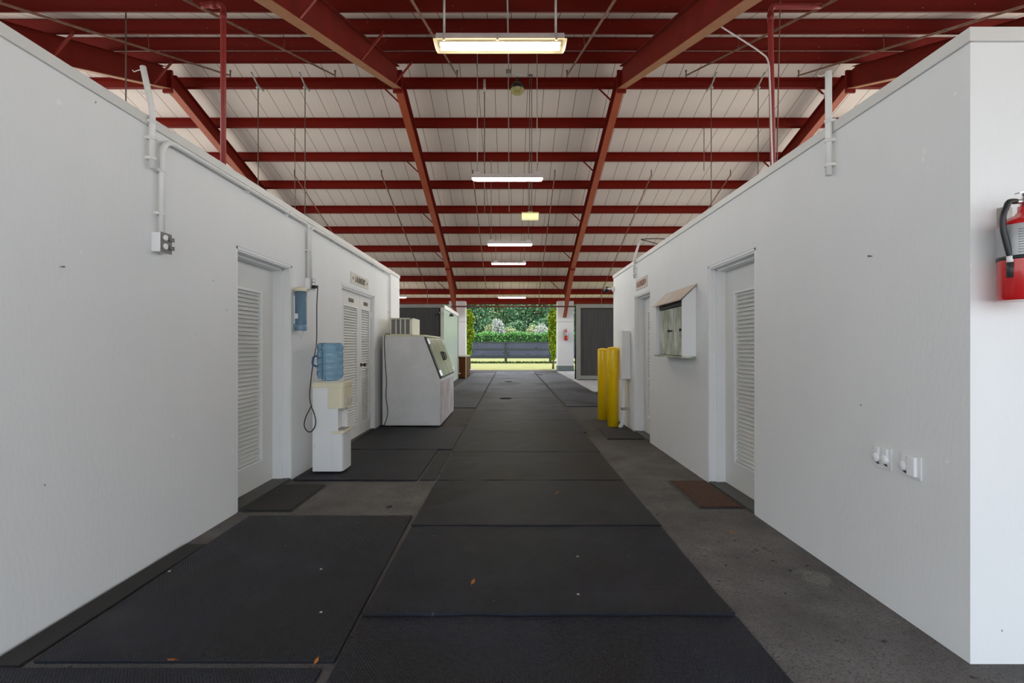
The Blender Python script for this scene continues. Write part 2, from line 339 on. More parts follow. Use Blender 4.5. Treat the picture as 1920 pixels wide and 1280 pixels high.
def mat_slab(x0, x1, y0, y1, label, group, m=M_mat, t=0.014, name='rubber_mat', skew=0.0, wob=0.004, lip=0.0):
    b = MB(); nx, ny = 10, 5; vs = []
    for k in range(2):
        for j in range(ny + 1):
            for i in range(nx + 1):
                u, v = i / nx, j / ny
                z = 0.0015 if k == 0 else t + (random.uniform(0, wob) if wob else 0) + (lip * random.uniform(.8, 1.1) if j == 0 else 0)
                vs.append((x0 + (x1 - x0) * u + skew * v, y0 + (y1 - y0) * v, z))
    n = (nx + 1) * (ny + 1); fs = []
    for j in range(ny):
        for i in range(nx):
            a = j * (nx + 1) + i; fs.append((a, a + nx + 1, a + nx + 2, a + 1)); fs.append((n + a, n + a + 1, n + a + nx + 2, n + a + nx + 1))
    for i in range(nx):
        a = i; c = ny * (nx + 1) + i; fs.append((a, a + 1, n + a + 1, n + a)); fs.append((c + 1, c, n + c, n + c + 1))
    for j in range(ny):
        a = j * (nx + 1); c = a + nx; fs.append((a + nx + 1, a, n + a, n + a + nx + 1)); fs.append((c, c + nx + 1, n + c + nx + 1, n + c))
    b.add(vs, fs, False)
    o = b.build(name, m, bevel=0.003, origin=((0, 0, 0)))
    return tag(o, label, 'mat', group)

seams = [1.15, 2.366, 3.545, 4.76, 6.045, 7.42]
while seams[-1] < 24.2: seams.append(seams[-1] + 1.235)
seams[-1] = 25.15
ords = ['nearest the camera', 'second from the camera', 'third', 'fourth', 'fifth', 'sixth', 'seventh', 'eighth', 'ninth', 'tenth', 'eleventh', 'twelfth', 'thirteenth', 'fourteenth', 'fifteenth', 'sixteenth', 'seventeenth', 'eighteenth', 'nineteenth', 'twentieth', 'twenty-first', 'twenty-second']
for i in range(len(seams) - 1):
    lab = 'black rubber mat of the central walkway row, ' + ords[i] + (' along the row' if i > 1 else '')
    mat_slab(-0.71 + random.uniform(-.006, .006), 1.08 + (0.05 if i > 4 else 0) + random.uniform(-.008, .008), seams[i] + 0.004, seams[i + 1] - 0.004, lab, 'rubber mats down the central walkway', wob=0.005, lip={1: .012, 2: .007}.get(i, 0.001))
G2 = 'rubber mats along the left of the walkway'
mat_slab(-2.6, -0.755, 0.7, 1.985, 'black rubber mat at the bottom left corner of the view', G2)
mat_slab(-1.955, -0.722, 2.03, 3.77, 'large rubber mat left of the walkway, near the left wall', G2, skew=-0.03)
mat_slab(-2.12, -1.985, 2.0, 3.23, 'narrow smooth rubber strip along the foot of the left wall', None, m=M_matblk, name='rubber_strip', wob=0.001)
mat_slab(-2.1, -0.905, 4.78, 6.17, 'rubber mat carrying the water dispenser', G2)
mat_slab(-0.885, -0.735, 4.80, 6.15, 'narrow rubber strip between dispenser mat and central walkway', None, name='rubber_strip', t=0.008, wob=0.002)
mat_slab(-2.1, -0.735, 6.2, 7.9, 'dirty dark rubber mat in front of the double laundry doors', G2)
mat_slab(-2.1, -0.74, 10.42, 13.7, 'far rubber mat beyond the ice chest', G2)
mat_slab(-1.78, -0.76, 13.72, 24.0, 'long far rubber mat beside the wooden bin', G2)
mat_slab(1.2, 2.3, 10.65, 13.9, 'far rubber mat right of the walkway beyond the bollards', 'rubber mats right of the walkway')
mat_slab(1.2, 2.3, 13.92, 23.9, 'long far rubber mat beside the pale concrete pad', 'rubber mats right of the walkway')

def doormat(x0, x1, y0, y1, label, m, border):
    t = thing('doormat', ((x0 + x1) / 2, (y0 + y1) / 2, 0), label, 'doormat')
    MB().box(x0, x1, y0, y1, 0.0, 0.008).build('rubber_backing', M_black, t, bevel=0.003)
    MB().box(x0 + border, x1 - border, y0 + border, y1 - border, 0.006, 0.016).build('bristle_pile', m, t, bevel=0.003)
doormat(-2.12, -1.72, 3.89, 4.63, 'flat black doormat at the left wall louvred door', M_matblk, 0.012)
doormat(1.51, 1.875, 3.97, 4.77, 'brown coir doormat at the near right louvred door', M_coir, 0.02)
doormat(1.34, 1.87, 6.9, 7.84, 'black doormat beside the yellow bollards', M_matblk, 0.012)

for i, (px, D, lab) in enumerate([(948, 12.2, 'round black drain cover in the walkway, nearest of three'), (953, 18.0, 'small round black drain cover in the middle of the far walkway'), (1012, 22.4, 'farthest black drain cover, right side of the walkway')]):
    tag(MB().lathe([(0.15, 0.0185), (0.15, 0.023), (0.135, 0.026), (0.12, 0.025), (0, 0.025)], (X(px, D), D, 0), 20).build('drain_cover', M_drain), lab, 'drain', 'drain covers in the walkway')

def leaf(px, py, lab, z=0.019, s=0.03):
    D = EYE * F / (py - CY); x = X(px, D); a = random.uniform(0, 6)
    b = MB(); n = 8; vs = []; fs = []
    for k in range(2):
        for i in range(n + 1):
            t = i / n; w = s * 0.35 * math.sin(math.pi * t) ** 0.8; lift = 0.012 * t * t + 0.004
            for sgn in (-1, 0, 1):
                u, v = (t - 0.5) * s * 1.4, sgn * w
                vs.append((x + u * math.cos(a) - v * math.sin(a), D + u * math.sin(a) + v * math.cos(a), z + lift + abs(sgn) * 0.005 + k * 0.0008))
    m_ = 3 * (n + 1)
    for i in range(n):
        for j in range(2):
            q = i * 3 + j; fs += [(q, q + 1, q + 4, q + 3), (m_ + q, m_ + q + 3, m_ + q + 4, m_ + q + 1)]
    for i in range(n):
        for j in (0, 2):
            q = i * 3 + j; fs.append((q, q + 3, m_ + q + 3, m_ + q))
    b.add(vs, fs, True)
    b.tube([(x - 0.7 * s * math.cos(a), D - 0.7 * s * math.sin(a), z + 0.004), (x - 1.05 * s * math.cos(a), D - 1.05 * s * math.sin(a), z + 0.002)], 0.0009, 5)
    tag(b.build('dry_leaf', M_leafdry), lab, 'leaf', 'fallen leaves on the floor')
leaf(322, 1250, 'orange dry leaf on the left mat near its front edge', s=.022)
leaf(593, 1253, 'orange dry leaf beside the seam left of the front walkway mat', s=.022)
leaf(887, 1101, 'small orange leaf in the middle of the third walkway mat')
leaf(957, 895, 'tiny orange leaf on the fifth walkway mat')
leaf(1045, 930, 'tiny orange leaf right of centre on the fourth walkway mat', s=0.022)
leaf(1371, 1001, 'rusty leaf lying on the bare concrete near the right wall', z=0.003, s=0.035)
for (px, py, lab) in [(602, 1155, 'pale scrap on the seam left of the walkway'), (602, 1073, 'white scrap on the left mat'), (1083, 1049, 'white fleck in the centre of the walkway'), (1084, 1121, 'white scrap right of the small orange leaf'), (318, 1077, 'white chip on the rubber strip by the left wall')]:
    D = EYE * F / (py - CY); x = X(px, D)
    tag(MB().prism([(x - .005, D - .008), (x + .008, D - .003), (x + .002, D + .009), (x - .007, D + .003)], 'z', 0.019, 0.022).build('paper_scrap', mat('dirty_paper', lin((176, 174, 170)), .8)), lab, 'scrap', 'litter scraps on the mats')

# ------------------------------------------------------------------ wall blocks
def block(name, side, W, H, y0, y1, xo, openings, label):
    """hollow room block: aisle wall with openings, end walls, outer wall and lid, as one shell"""
    b = MB(); t = 0.26 * side
    ys = y0
    for (a, c, top) in openings:
        b.box(W, W + t, ys, a, 0, H); b.box(W, W + t, a, c, top, H); ys = c
    b.box(W, W + t, ys, y1, 0, H)
    b.box(W + t, xo, y0, y0 + .2, 0, H); b.box(W + t, xo, y1 - .2, y1, 0, H); b.box(xo, xo - .2 * side, y0 + .2, y1 - .2, 0, H)
    b.box(W + t, xo - .2 * side, y0 + .2, y1 - .2, H - .1, H)
    return struct(b.build(name, M_wall, origin=(0, 0, 0)), label, 'wall')
DL1 = (3.865, 4.854, 2.085); DL2 = (6.26, 7.80, 2.10)
DR1 = (3.81, 4.74, 2.06); DR2 = (6.69, 7.57, 2.07)
block('wall_left', -1, WL, HL, YL0, YL1, -10.6, [DL1, DL2], 'white painted masonry wall along the left of the aisle')
block('wall_right', 1, WR, HR, YR0, YR1, 10.6, [DR1, DR2], 'white painted masonry wall along the right of the aisle')

def cap(n, W, side, H, y0, y1, xo, label):
    b = MB(); e = 0.012 * side
    b.box(W - e, W + .28 * side, y0 - .012, y1 + .012, H - .052, H + .006)
    b.box(W + .28 * side, xo, y0 - .012, y0 + .22, H - .052, H + .006)
    b.box(W + .28 * side, xo, y1 - .22, y1 + .012, H - .052, H + .006)
    struct(b.build('trim_%d' % n, M_cap, bevel=0.003, origin=(0, 0, 0)), label, 'trim')
cap(1, WL, -1, HL, YL0, YL1, -10.6, 'grey white metal cap along the left wall top')
cap(2, WR, 1, HR, YR0, YR1, 10.6, 'grey white metal cap along the right wall top')

def louvre(b, x, y0, y1, z0, z1, s):
    """overlapping slats inside a raised moulding; s = +1 if the face looks to +x"""
    n = int((z1 - z0) / 0.036); d = (z1 - z0) / n; poly = [(x - s * .019, z0)]
    for i in range(n):
        z = z0 + i * d; poly += [(x - s * .018, z + .0005), (x - s * .018, z + d * .22), (x + s * .012, z + d * .25), (x + s * .012, z + d * .38), (x - s * .010, z + d * .98)]
    poly += [(x - s * .019, z1)]
    m = len(poly); vs = [(p[0], y0, p[1]) for p in poly] + [(p[0], y1, p[1]) for p in poly]
    b.add(vs, [(i, i + 1, m + i + 1, m + i) for i in range(m - 1)] + [(m - 1, 0, m, 2 * m - 1)])
def moulding(b, x, y0, y1, z0, z1, s, w=0.02):
    xa, xb = x - s * .01, x + s * .022; y0 += .003; y1 -= .003; z0 += .003; z1 -= .003
    b.box(xa, xb, y0 - w, y0, z0 - w, z1 + w); b.box(xa, xb, y1, y1 + w, z0 - w, z1 + w); b.box(xa, xb, y0, y1, z0 - w, z0); b.box(xa, xb, y0, y1, z1, z1 + w)

def door(n, side, W, op, rec, leaves, label, knob=None, hinges=False, plates=()):
    a, c, top = op; s = -side                       # s: direction the door looks (towards the aisle)
    t = bpy.data.objects.new('door_%d' % n, None); COL.objects.link(t); t.location = (W + side * rec, (a + c) / 2, 0)
    struct(t, label, 'door')
    f = MB(); xi, xm, xo = W + side * (rec + .05), W + side * rec * .45, W + side * .002
    for (ya, yb, yc) in ((a, a + .035, a + .055), (c, c - .035, c - .055)):
        f.box(xi, W + side * .01, ya, yb, 0, top)                     # jamb
        f.box(xi, xm, ya, yc, 0, top - .03)                            # stop
        f.box(W + side * .03, xo, ya + (.0 if ya == a else 0), ya + (.028 if ya == a else -.028), 0, top)
    f.box(xi, W + side * .01, a, c, top - .035, top); f.box(xi, xm, a, c, top - .055, top); f.box(W + side * .03, xo, a, c, top - .022, top)
    f.build('door_frame', M_trim, t, bevel=0.003)
    MB().box(xi, W + side * .0, a + .036, c - .036, 0, .02).build('threshold', mat('grey_threshold', lin((70, 70, 68)), .6), t)
    xl = W + side * (rec + .02)
    for k, (ya, yb, la, lb, z0, z1) in enumerate(leaves):
        b = MB(); xa, xb = xl - .018, xl + .018
        b.box(xa, xb, ya, la, .012, top - .04); b.box(xa, xb, lb, yb, .012, top - .04)
        b.box(xa, xb, la, lb, .012, z0); b.box(xa, xb, la, lb, z1, top - .04)
        lf = b.build('door_leaf', M_door, t)
        L = MB(); louvre(L, xl, la, lb, z0, z1, s); L.build('louvre', M_door, lf)
        Q = MB(); moulding(Q, xl, la, lb, z0, z1, s); Q.build('moulding', M_trim, lf, bevel=0.003)
    if knob:
        y, z = knob; k = MB()
        k.lathe([(0.03, 0), (0.03, .006 * s), (.011, .008 * s), (.011, .04 * s), (.024, .045 * s), (.028, .06 * s), (.02, .072 * s), (0, .073 * s)], (xl + s * .018, y, z), 16, axis='x')
        k.build('knob', M_blackp, t, label='dark round knob')
    if hinges:
        for z in (.3, 1.05, 1.78):
            MB().box(xl + s * .018, xl + s * .03, c - .10, c - .04, z - .05, z + .05).tube([(xl + s * .03, c - .055, z - .05), (xl + s * .03, c - .055, z + .05)], .008).build('hinge', M_whitep, t)
    for (y, z, w, h) in plates:
        p = MB().box(xl + s * .018, xl + s * .024, y - w / 2, y + w / 2, z - h / 2, z + h / 2).build('name_plate', M_brownplate, t, label='small dark brown plate with gold marks')
        q = MB()
        for j in range(7):
            yy = y - w / 2 + w * (j + 1) / 8; q.box(xl + s * .024, xl + s * .025, yy - w * .025, yy + w * .03, z - h * .2, z + h * (.22 if j % 2 else .12))
        q.build('gold_marks', M_gold, p)
    return t
door(1, -1, WL, DL1, .165, [(3.90, 4.815, 4.12, 4.585, .255, 1.79)], 'white louvred door in the left wall nearest the camera')
door(2, -1, WL, DL2, .05, [(6.30, 7.185, 6.50, 7.07, .2, 1.84), (7.19, 7.76, 7.27, 7.66, .2, 1.84)], 'white double louvred laundry doors in the left wall', knob=(7.245, 1.03), hinges=True, plates=[(6.80, 1.93, .2, .05), (7.48, 1.935, .19, .05)])
door(3, 1, WR, DR1, .145, [(3.85, 4.70, 4.06, 4.49, .26, 1.78)], 'white louvred door in the right wall nearest the camera')
door(4, 1, WR, DR2, .135, [(6.73, 7.53, 6.95, 7.31, .26, 1.80)], 'recessed white louvred door behind the yellow bollards')

# signs over the doors
def sign(side, W, y0, y1, z0, z1, txt, plate, ink, label):
    s = -side; x = W + s * .004
    t = thing('door_sign', (W, (y0 + y1) / 2, (z0 + z1) / 2), label, 'sign')
    MB().box(W, x + s * .002, y0, y1, z0, z1).build('sign_plate', plate, t)
    R = Matrix(((0, 0, s, 0), (s, 0, 0, 0), (0, 1, 0, 0), (0, 0, 0, 1)))
    text_part(txt, (z1 - z0) * .78, 'lettering', ink, t, Matrix.Translation((s * .008, 0, -.004)) @ R, 0.86)
    a = MB(); yc = (y0 + y1) / 2; zc = (z0 + z1) / 2; w = (y1 - y0) * .43; h = (z1 - z0) * .16
    for sg in (-1, 1):
        a = MB(); a.prism([(yc + sg * w, zc), (yc + sg * (w - .04), zc + h), (yc + sg * (w - .04), zc - h)], 'x', x + s * .002, x + s * .004); a.build('arrow', ink, t)
sign(-1, WL, 6.62, 7.44, 2.145, 2.30, 'LAUNDRY', M_signplate, M_inkblack, 'pale sign with black lettering above the double laundry doors')
sign(1, WR, 6.83, 7.44, 2.13, 2.285, 'LAUNDRY', M_signplate2, M_inkred, 'faded sign with red lettering above the right recessed door')

# ------------------------------------------------------------------ fire extinguishers
def extinguisher(x, y, z0, r, h, label, hookside=-1):
    t = thing('fire_extinguisher', (x, y, z0), label, 'fire extinguisher')
    k = h / 0.335
    MB().lathe([(r * .96, 0), (r, .006 * k), (r, .29 * k), (r * .95, .304 * k), (r * .75, .318 * k), (r * .42, .332 * k), (r * .3, .345 * k), (r * .3, .365 * k)], (x, y, z0), 36).build('cylinder', M_extred, t)
    lb = MB().lathe([(r + .0015, .17 * k), (r + .0018, .171 * k), (r + .0018, .289 * k), (r + .0015, .29 * k)], (x, y, z0), 36).build('label_wrap', M_label, t)
    tx = MB()
    for i in range(10):
        z = z0 + (.181 + .0095 * i) * k
        for a0 in (-150, -118, -86):
            w = 22 if (i * 7 + a0) % 3 else 15
            pts = [(x + (r + .0024) * math.cos(math.radians(a)), y + (r + .0024) * math.sin(math.radians(a)), z) for a in range(a0, a0 + w, 4)]
            tx.tube(pts, .0011 * k, 4)
    tx.build('label_print', mat('label_ink', lin((84, 86, 90)), .5), lb)
    MB().lathe([(r + .001, .156 * k), (r + .0026, .157 * k), (r + .0026, .169 * k), (r + .001, .17 * k)], (x, y, z0), 36).build('strap', M_blackp, t)
    bd = MB(); vs = [(x + (r + .0022) * math.cos(math.radians(-80)), y + (r + .0022) * math.sin(math.radians(-80)), z0 + .085 * k)]
    for q in range(20):
        qa = 2 * math.pi * q / 20; w_ = .016; da = w_ * math.cos(qa) * 1.15 / r; aa = math.radians(-80) + da
        vs.append((x + (r + .0016) * math.cos(aa), y + (r + .0016) * math.sin(aa), z0 + .085 * k + w_ * math.sin(qa)))
    bd.add(vs, [(0, 1 + q, 1 + (q + 1) % 20) for q in range(20)])
    bd.build('round_sticker', mat('yellow_sticker', lin((222, 216, 130)), .5), t)
    v = MB(); zt = z0 + .365 * k
    v.lathe([(.018 * k, 0), (.018 * k, .03 * k), (.013 * k, .034 * k), (.013 * k, .05 * k)], (x, y, zt), 14)
    v.tube([(x, y, zt + .016 * k), (x - .055 * k, y - .01, zt + .016 * k)], .009 * k, 10)
    v.build('valve', M_chrome, t)
    hd = MB(); hd.bar((x - .035 * k, y, zt + .05 * k), (x + .085 * k, y, zt + .075 * k), .02 * k, .004); hd.bar((x - .01 * k, y, zt + .035 * k), (x + .08 * k, y, zt + .018 * k), .02 * k, .004)
    hd.tube([(x + .012 * k, y - .012, zt + .055 * k), (x + .03 * k, y - .02, zt + .085 * k), (x + .055 * k, y - .018, zt + .078 * k)], .002 * k, 6)
    hd.build('handle', M_chrome, t)
    g = MB(); g.lathe([(.017 * k, 0), (.017 * k, -.014 * k), (0, -.015 * k)], (x + .012 * k, y - .018 * k, zt + .012 * k), 16, axis='y'); g.build('pressure_gauge', M_extred, t)
    hx = x - r
    pts = [(x - .05 * k, y - .01, zt + .016 * k), (x - .078 * k, y - .012, zt + .014 * k), (hx - .006, y - .012, zt - .006 * k), (hx - .019, y - .012, zt - .04 * k), (hx - .018, y - .012, zt - .09 * k), (hx - .006, y - .014, zt - .15 * k), (hx + .006, y - .016, zt - .2 * k)]
    sp = []
    for i in range(len(pts) - 1):
        p0, p1, p2, p3 = [Vector(pts[max(0, min(len(pts) - 1, j))]) for j in (i - 1, i, i + 1, i + 2)]
        for q in range(5):
            u = q / 5; sp.append(.5 * ((2 * p1) + (-p0 + p2) * u + (2 * p0 - 5 * p1 + 4 * p2 - p3) * u * u + (-p0 + 3 * p1 - 3 * p2 + p3) * u ** 3))
    sp.append(Vector(pts[-1]))
    MB().tube(sp, .0105 * k, 10).build('hose', M_blackp, t)
    e = Vector(pts[-1])
    MB().tube([e + Vector((0, 0, .004)), e + Vector((.001, 0, -.022 * k))], .0125 * k, 12).build('hose_collar', M_whitep, t)
    MB().tube([e + Vector((.001, 0, -.02 * k)), e + Vector((.003, 0, -.078 * k))], .0135 * k, 12).build('nozzle', mat('dark_grey_rubber', (.03, .03, .032), .5), t)
    MB().box(x - .012 * k, x + .03 * k, y + r, y + r + .022, z0 + .29 * k, zt + .02 * k).build('wall_bracket', M_galv, t)
    return t
extinguisher(2.0, YR0 - .105, 1.478, .083, .335, 'red fire extinguisher with black hose on the near right wall end')

# ------------------------------------------------------------------ outlets on the right wall
def outlet(y0, y1, z0, z1, covers, label):
    t = thing('outlet_plate', (WR, (y0 + y1) / 2, (z0 + z1) / 2), label, 'outlet', 'covered outlets on the right wall')
    MB().box(WR, WR - .008, y0, y1, z0, z1).build('cover_plate', M_plate, t, bevel=.003)
    for (yc, w, h, big) in covers:
        b = MB(); zc = (z0 + z1) / 2 + .004
        if big: b.box(WR - .008, WR - .026, yc - w / 2, yc + w / 2, zc - h / 2, zc + h / 2)
        else:
            b.lathe([(w / 2, 0), (w / 2, -.01), (w * .42, -.018), (0, -.021)], (WR - .008, yc, zc - .008), 18, axis='x'); b.box(WR - .008, WR - .018, yc - w * .3, yc + w * .3, zc + .005, zc + h * .5)
        b.build('flip_cover', M_whitep, t, bevel=.006 if big else .002)
        MB().tube([(WR - .012, yc - .01, zc - h * .42), (WR - .014, yc + .006, zc - h * .34)], .0035, 6).build('latch_gap', M_blackp, t)
outlet(2.442, 2.564, .683, .795, [(2.53, .046, .09, 0), (2.475, .046, .09, 0)], 'white outlet plate with two rounded covers, left of the pair')
outlet(2.265, 2.388, .683, .792, [(2.355, .046, .09, 0), (2.305, .05, .094, 1)], 'white outlet plate with one square cover, nearer the wall corner')

# nail marks and holes on walls: small screws
def screw(x, y, z, s, label, m=None, r=.008):
    b = MB().lathe([(r * .5, 0), (r * .5, s * .012), (r, s * .014), (r, s * .02), (0, s * .021)], (x, y, z), 10, axis='x')
    tag(b.build('wall_screw', m or M_pvc), label, 'screw')
screw(WL, X(6, 0) and 2.10, Z(186, 2.10), 1, 'painted bolt stub high on the left wall edge', r=.011)
screw(WR, WR * F / (1635 - CX), Z(480, WR * F / (1635 - CX)), -1, 'small dark screw in the right wall above the outlets', M_darkrod, .005)
screw(WL, 2.14 * F / (CX - 113), Z(500, 2.14 * F / (CX - 113)), 1, 'small screw in the left wall below the pipe stub', M_darkrod, .004)

# ------------------------------------------------------------------ pipes and conduits on the walls
def clamp(b, x, y, z, s):
    b.box(x - s * .002, x + s * .03, y - .022, y + .022, z - .008, z + .008)
def pole(side, W, D, zb, zk, zt, dx, dy, r, label, hooks=True, cat='pipe'):
    s = -side; x = W + s * (r + .012)
    t = thing('pipe_stub', (x, D, zb), label, cat)
    MB().tube([(x, D, zb), (x, D, zk - .04), (x, D, zk), (x + dx * .12, D + dy * .12, zk + .05), (x + dx, D + dy, zt)], r, 14).build('pipe', M_pvc, t)
    for z in (zb + .06, zb + (zk - zb) * .55, zk - .05):
        c = MB(); clamp(c, W, D, z, s); c.tube([(x, D, z - .01), (x, D, z + .01)], r + .004, 12); c.build('clamp', M_pvc, t)
    if hooks:
        h = MB(); e = Vector((x + dx, D + dy, zt - .03)); h.tube([e, e + Vector((-.02 , 0, .012)), e + Vector((-.052, 0, 0.0)), e + Vector((-.06, 0, .01))], .003, 6)
        h.build('hook', M_pvc, t); h = MB(); e2 = Vector((x + dx * .3, D, zk + (zt - zk) * .42)); h.tube([e2, e2 + Vector((-.045, 0, .004)), e2 + Vector((-.052, 0, .014))], .003, 6)
        h.build('hook', M_pvc, t)
pole(-1, WL, 2.92, 2.345, 2.67, 2.945, -.055, .0, .0165, 'bent white pipe stub with hooks rising over the left wall')
pole(1, WR, 2.89, 2.295, 2.66, 2.90, 0.0, 0.0, .0175, 'straight white pipe stub rising over the right wall')
tt = pole(1, WR, 7.44, 2.32, 2.6, 2.90, .085, .0, .017, 'bent white pipe stub over the far right wall with black wires', hooks=False)
for i, (dx, dz, lab) in enumerate([(.9, -.12, 'upper'), (.72, -.3, 'lower')]):
    p0 = Vector((WR - .03 + .085, 7.44, 2.90)); p1 = p0 + Vector((dx * .5, .0, .06 - i * .12)); p2 = p0 + Vector((dx, .0, dz))
    pts = [(1 - u) ** 2 * p0 + 2 * u * (1 - u) * p1 + u * u * p2 for u in [k / 10 for k in range(11)]]
    tag(MB().tube(pts, .006, 6).build('overhead_wire', M_blackp), lab + ' black wire from the far right pipe stub', 'wire')

def conduit(pts, r, label, clamps, s=1):
    t = thing('conduit', pts[0], label, 'conduit')
    MB().tube(pts, r, 10).build('pipe', M_pvc, t)
    for (a, d) in clamps:
        c = MB(); c.tube([Vector(a) - Vector(d) * .008, Vector(a) + Vector(d) * .008], r + .003, 10); c.box(WL, a[0], a[1] - (.03 if d[2] else .008), a[1] + (.03 if d[2] else .008), a[2] - (.008 if d[2] else .03), a[2] + (.008 if d[2] else .03)); c.build('clamp', M_pvc, t)
cxw = WL + .028
zr = 2.565
p = bend((cxw, 3.0, 1.98), (cxw, 3.0, zr), (cxw, 3.6, zr), .13) + bend((cxw, 4.6, zr), (cxw, 5.18, zr), (cxw, 5.18, 2.0), .1)
conduit(p, .0165, 'white conduit from the near outlet box along the left wall top', [((cxw, 3.0, 2.1), (0, 0, 1)), ((cxw, 3.0, 2.36), (0, 0, 1)), ((cxw, 4.0, zr), (0, 1, 0)), ((cxw, 4.7, zr), (0, 1, 0)), ((cxw, 5.18, 2.3), (0, 0, 1))])
p = bend((cxw, 5.225, 2.0), (cxw, 5.225, zr), (cxw, 5.8, zr), .1) + bend((cxw, 8.2, zr), (cxw, 8.66, zr), (cxw, 8.66, 1.3), .06)
conduit(p, .0165, 'white conduit along the far left wall down behind the ice chest', [((cxw, 5.9, zr), (0, 1, 0)), ((cxw, 6.7, zr), (0, 1, 0)), ((cxw, 7.6, zr), (0, 1, 0)), ((cxw, 8.3, zr), (0, 1, 0)), ((cxw, 8.66, 1.9), (0, 0, 1))])
# near outlet box
t = thing('outlet_box', (WL, 3.0, 1.865), 'grey faced double outlet box at the end of the near conduit', 'outlet box')
MB().box(WL, WL + .052, 2.95, 3.045, 1.865, 1.98).build('box_body', M_whitep, t, bevel=.003)
MB().box(WL + .052, WL + .056, 2.955, 3.05, 1.862, 1.984).build('face_plate', mat('dark_grey_plate', lin((112, 110, 108)), .5), t, bevel=.001)
for z in (1.952, 1.9):
    MB().lathe([(.018, 0), (.018, .01), (.014, .012), (0, .012)], (WL + .056, 2.985, z), 16, axis='x').build('receptacle', M_whitep, t)
    MB().box(WL + .056, WL + .066, 3.02, 3.062, z - .012, z + .012).build('spring_lid', mat('dark_grey_plate', lin((112, 110, 108)), .5), t, bevel=.003)
# second outlet box with plugs
t = thing('outlet_box', (WL, 5.21, 1.89), 'white outlet box above the cup dispenser with plugs in it', 'outlet box')
MB().box(WL, WL + .055, 5.15, 5.25, 1.895, 2.01).build('box_body', M_whitep, t, bevel=.003)
MB().box(WL + .055, WL + .062, 5.15, 5.27, 1.89, 2.014).build('face_plate', M_galv, t)
for z in (1.985, 1.945): MB().lathe([(.02, 0), (.02, .012), (0, .013)], (WL + .062, 5.20, z), 14, axis='x').build('receptacle', M_whitep, t)
tag(MB().box(WL + .062, WL + .10, 5.18, 5.215, 1.905, 1.94).box(WL + .1, WL + .115, 5.185, 5.21, 1.91, 1.935).build('power_plug', M_blackp, bevel=.005), 'black power plug in the outlet box above the cup dispenser', 'plug')

# water dispenser cord
P0 = [(WL + .115, 5.2, 1.92), (WL + .112, 5.2, 1.86), (-2.035, 5.2, 1.7), (-2.035, 5.2, 1.5), (-2.04, 5.2, 1.3), (-2.055, 5.15, 1.1), (-2.05, 5.08, .92), (-2.025, 4.99, .78), (-2.004, 4.98, .68), (-1.975, 4.975, .61), (-1.958, 4.975, .52), (-1.985, 4.975, .445), (-2.03, 4.975, .425), (-2.072, 4.975, .48), (-2.062, 4.975, .56), (-2.025, 4.975, .64), (-2.006, 4.995, .69)]
def spline(P, n=6):
    P = [Vector(q) for q in P]; out = []
    for i in range(len(P) - 1):
        p0, p1, p2, p3 = [P[max(0, min(len(P) - 1, j))] for j in (i - 1, i, i + 1, i + 2)]
        for q in range(n):
            u = q / n; out.append(.5 * ((2 * p1) + (-p0 + p2) * u + (2 * p0 - 5 * p1 + 4 * p2 - p3) * u * u + (-p0 + 3 * p1 - 3 * p2 + p3) * u ** 3))
    return out + [P[-1]]

# cup dispenser
cx_, cy_ = -2.075, 4.90
t = thing('cup_dispenser', (cx_, cy_, 1.38), 'blue tube paper cup dispenser on the left wall', 'cup dispenser')
MB().lathe([(.05, 1.46), (.054, 1.47), (.054, 1.845), (.05, 1.845), (.05, 1.475), (.046, 1.46)], (cx_, cy_, 0), 28).build('tube', M_tube, t)
MB().lathe([(.056, 1.84), (.058, 1.85), (.058, 1.87), (.05, 1.878), (0, 1.878)], (cx_, cy_, 0), 28).build('cap', M_cream, t)
MB().lathe([(.055, 1.455), (.057, 1.46), (.057, 1.5), (.0545, 1.51)], (cx_, cy_, 0), 28).build('lower_collar', mat('frosted_blue_plastic', lin((130, 168, 196)), .3, trans=.3), t)
MB().box(WL, cx_ - .04, cy_ - .02, cy_ + .02, 1.52, 1.8).box(cx_ - .035, cx_ - .005, cy_ - .066, cy_ - .05, 1.57, 1.62).build('wall_bracket', M_whitep, t, bevel=.003)
c = MB()
for k in range(6): c.lathe([(.0335 - 0.0005 * k, 1.46 + .05 * k), (.034, 1.475 + .05 * k)], (cx_, cy_, 0), 20)
for k in range(1): c.lathe([(.001, 1.375), (.036, 1.462), (.037, 1.465), (.0355, 1.466), (.002, 1.39)], (cx_, cy_, 0), 24)
c.lathe([(.036, 1.465), (.044, 1.5), (.044, 1.58), (.040, 1.58)], (cx_, cy_, 0), 24)
tag(c.build('paper_cone_cup', mat('white_paper', lin((238, 238, 240)), .7)), 'white paper cone cups hanging from the blue dispenser', 'cup')

# ------------------------------------------------------------------ water dispenser
x0, x1, y0, y1 = -2.01, -1.705, 5.02, 5.32
t = thing('water_dispenser', (-1.84, 5.18, 0), 'white and cream bottled water dispenser standing by the left wall', 'water dispenser')
def front(xa, xf, c=.02, e=0.0):                      # plan outline: flat back, rounded front towards the aisle
    return [(xa, y0 - e), (xf - c, y0 - e), (xf - c * .3, y0 + c * .35), (xf, y0 + c * 1.2), (xf + .004, (y0 + y1) / 2), (xf, y1 - c * 1.2), (xf - c * .3, y1 - c * .35), (xf - c, y1 + e), (xa, y1 + e)]
MB().prism(front(x1 - .105, x1, .03), 'z', .015, .40).build('lower_cabinet', M_whitep, t, bevel=.004)
MB().box(x0, x1 - .104, y0, y1, .015, .885).build('back_cabinet', M_whitep, t, bevel=.004)
MB().box(x1 - .11, x1 - .045, y0 + .001, y0 + .012, .40, .66).build('alcove_side', M_whitep, t)
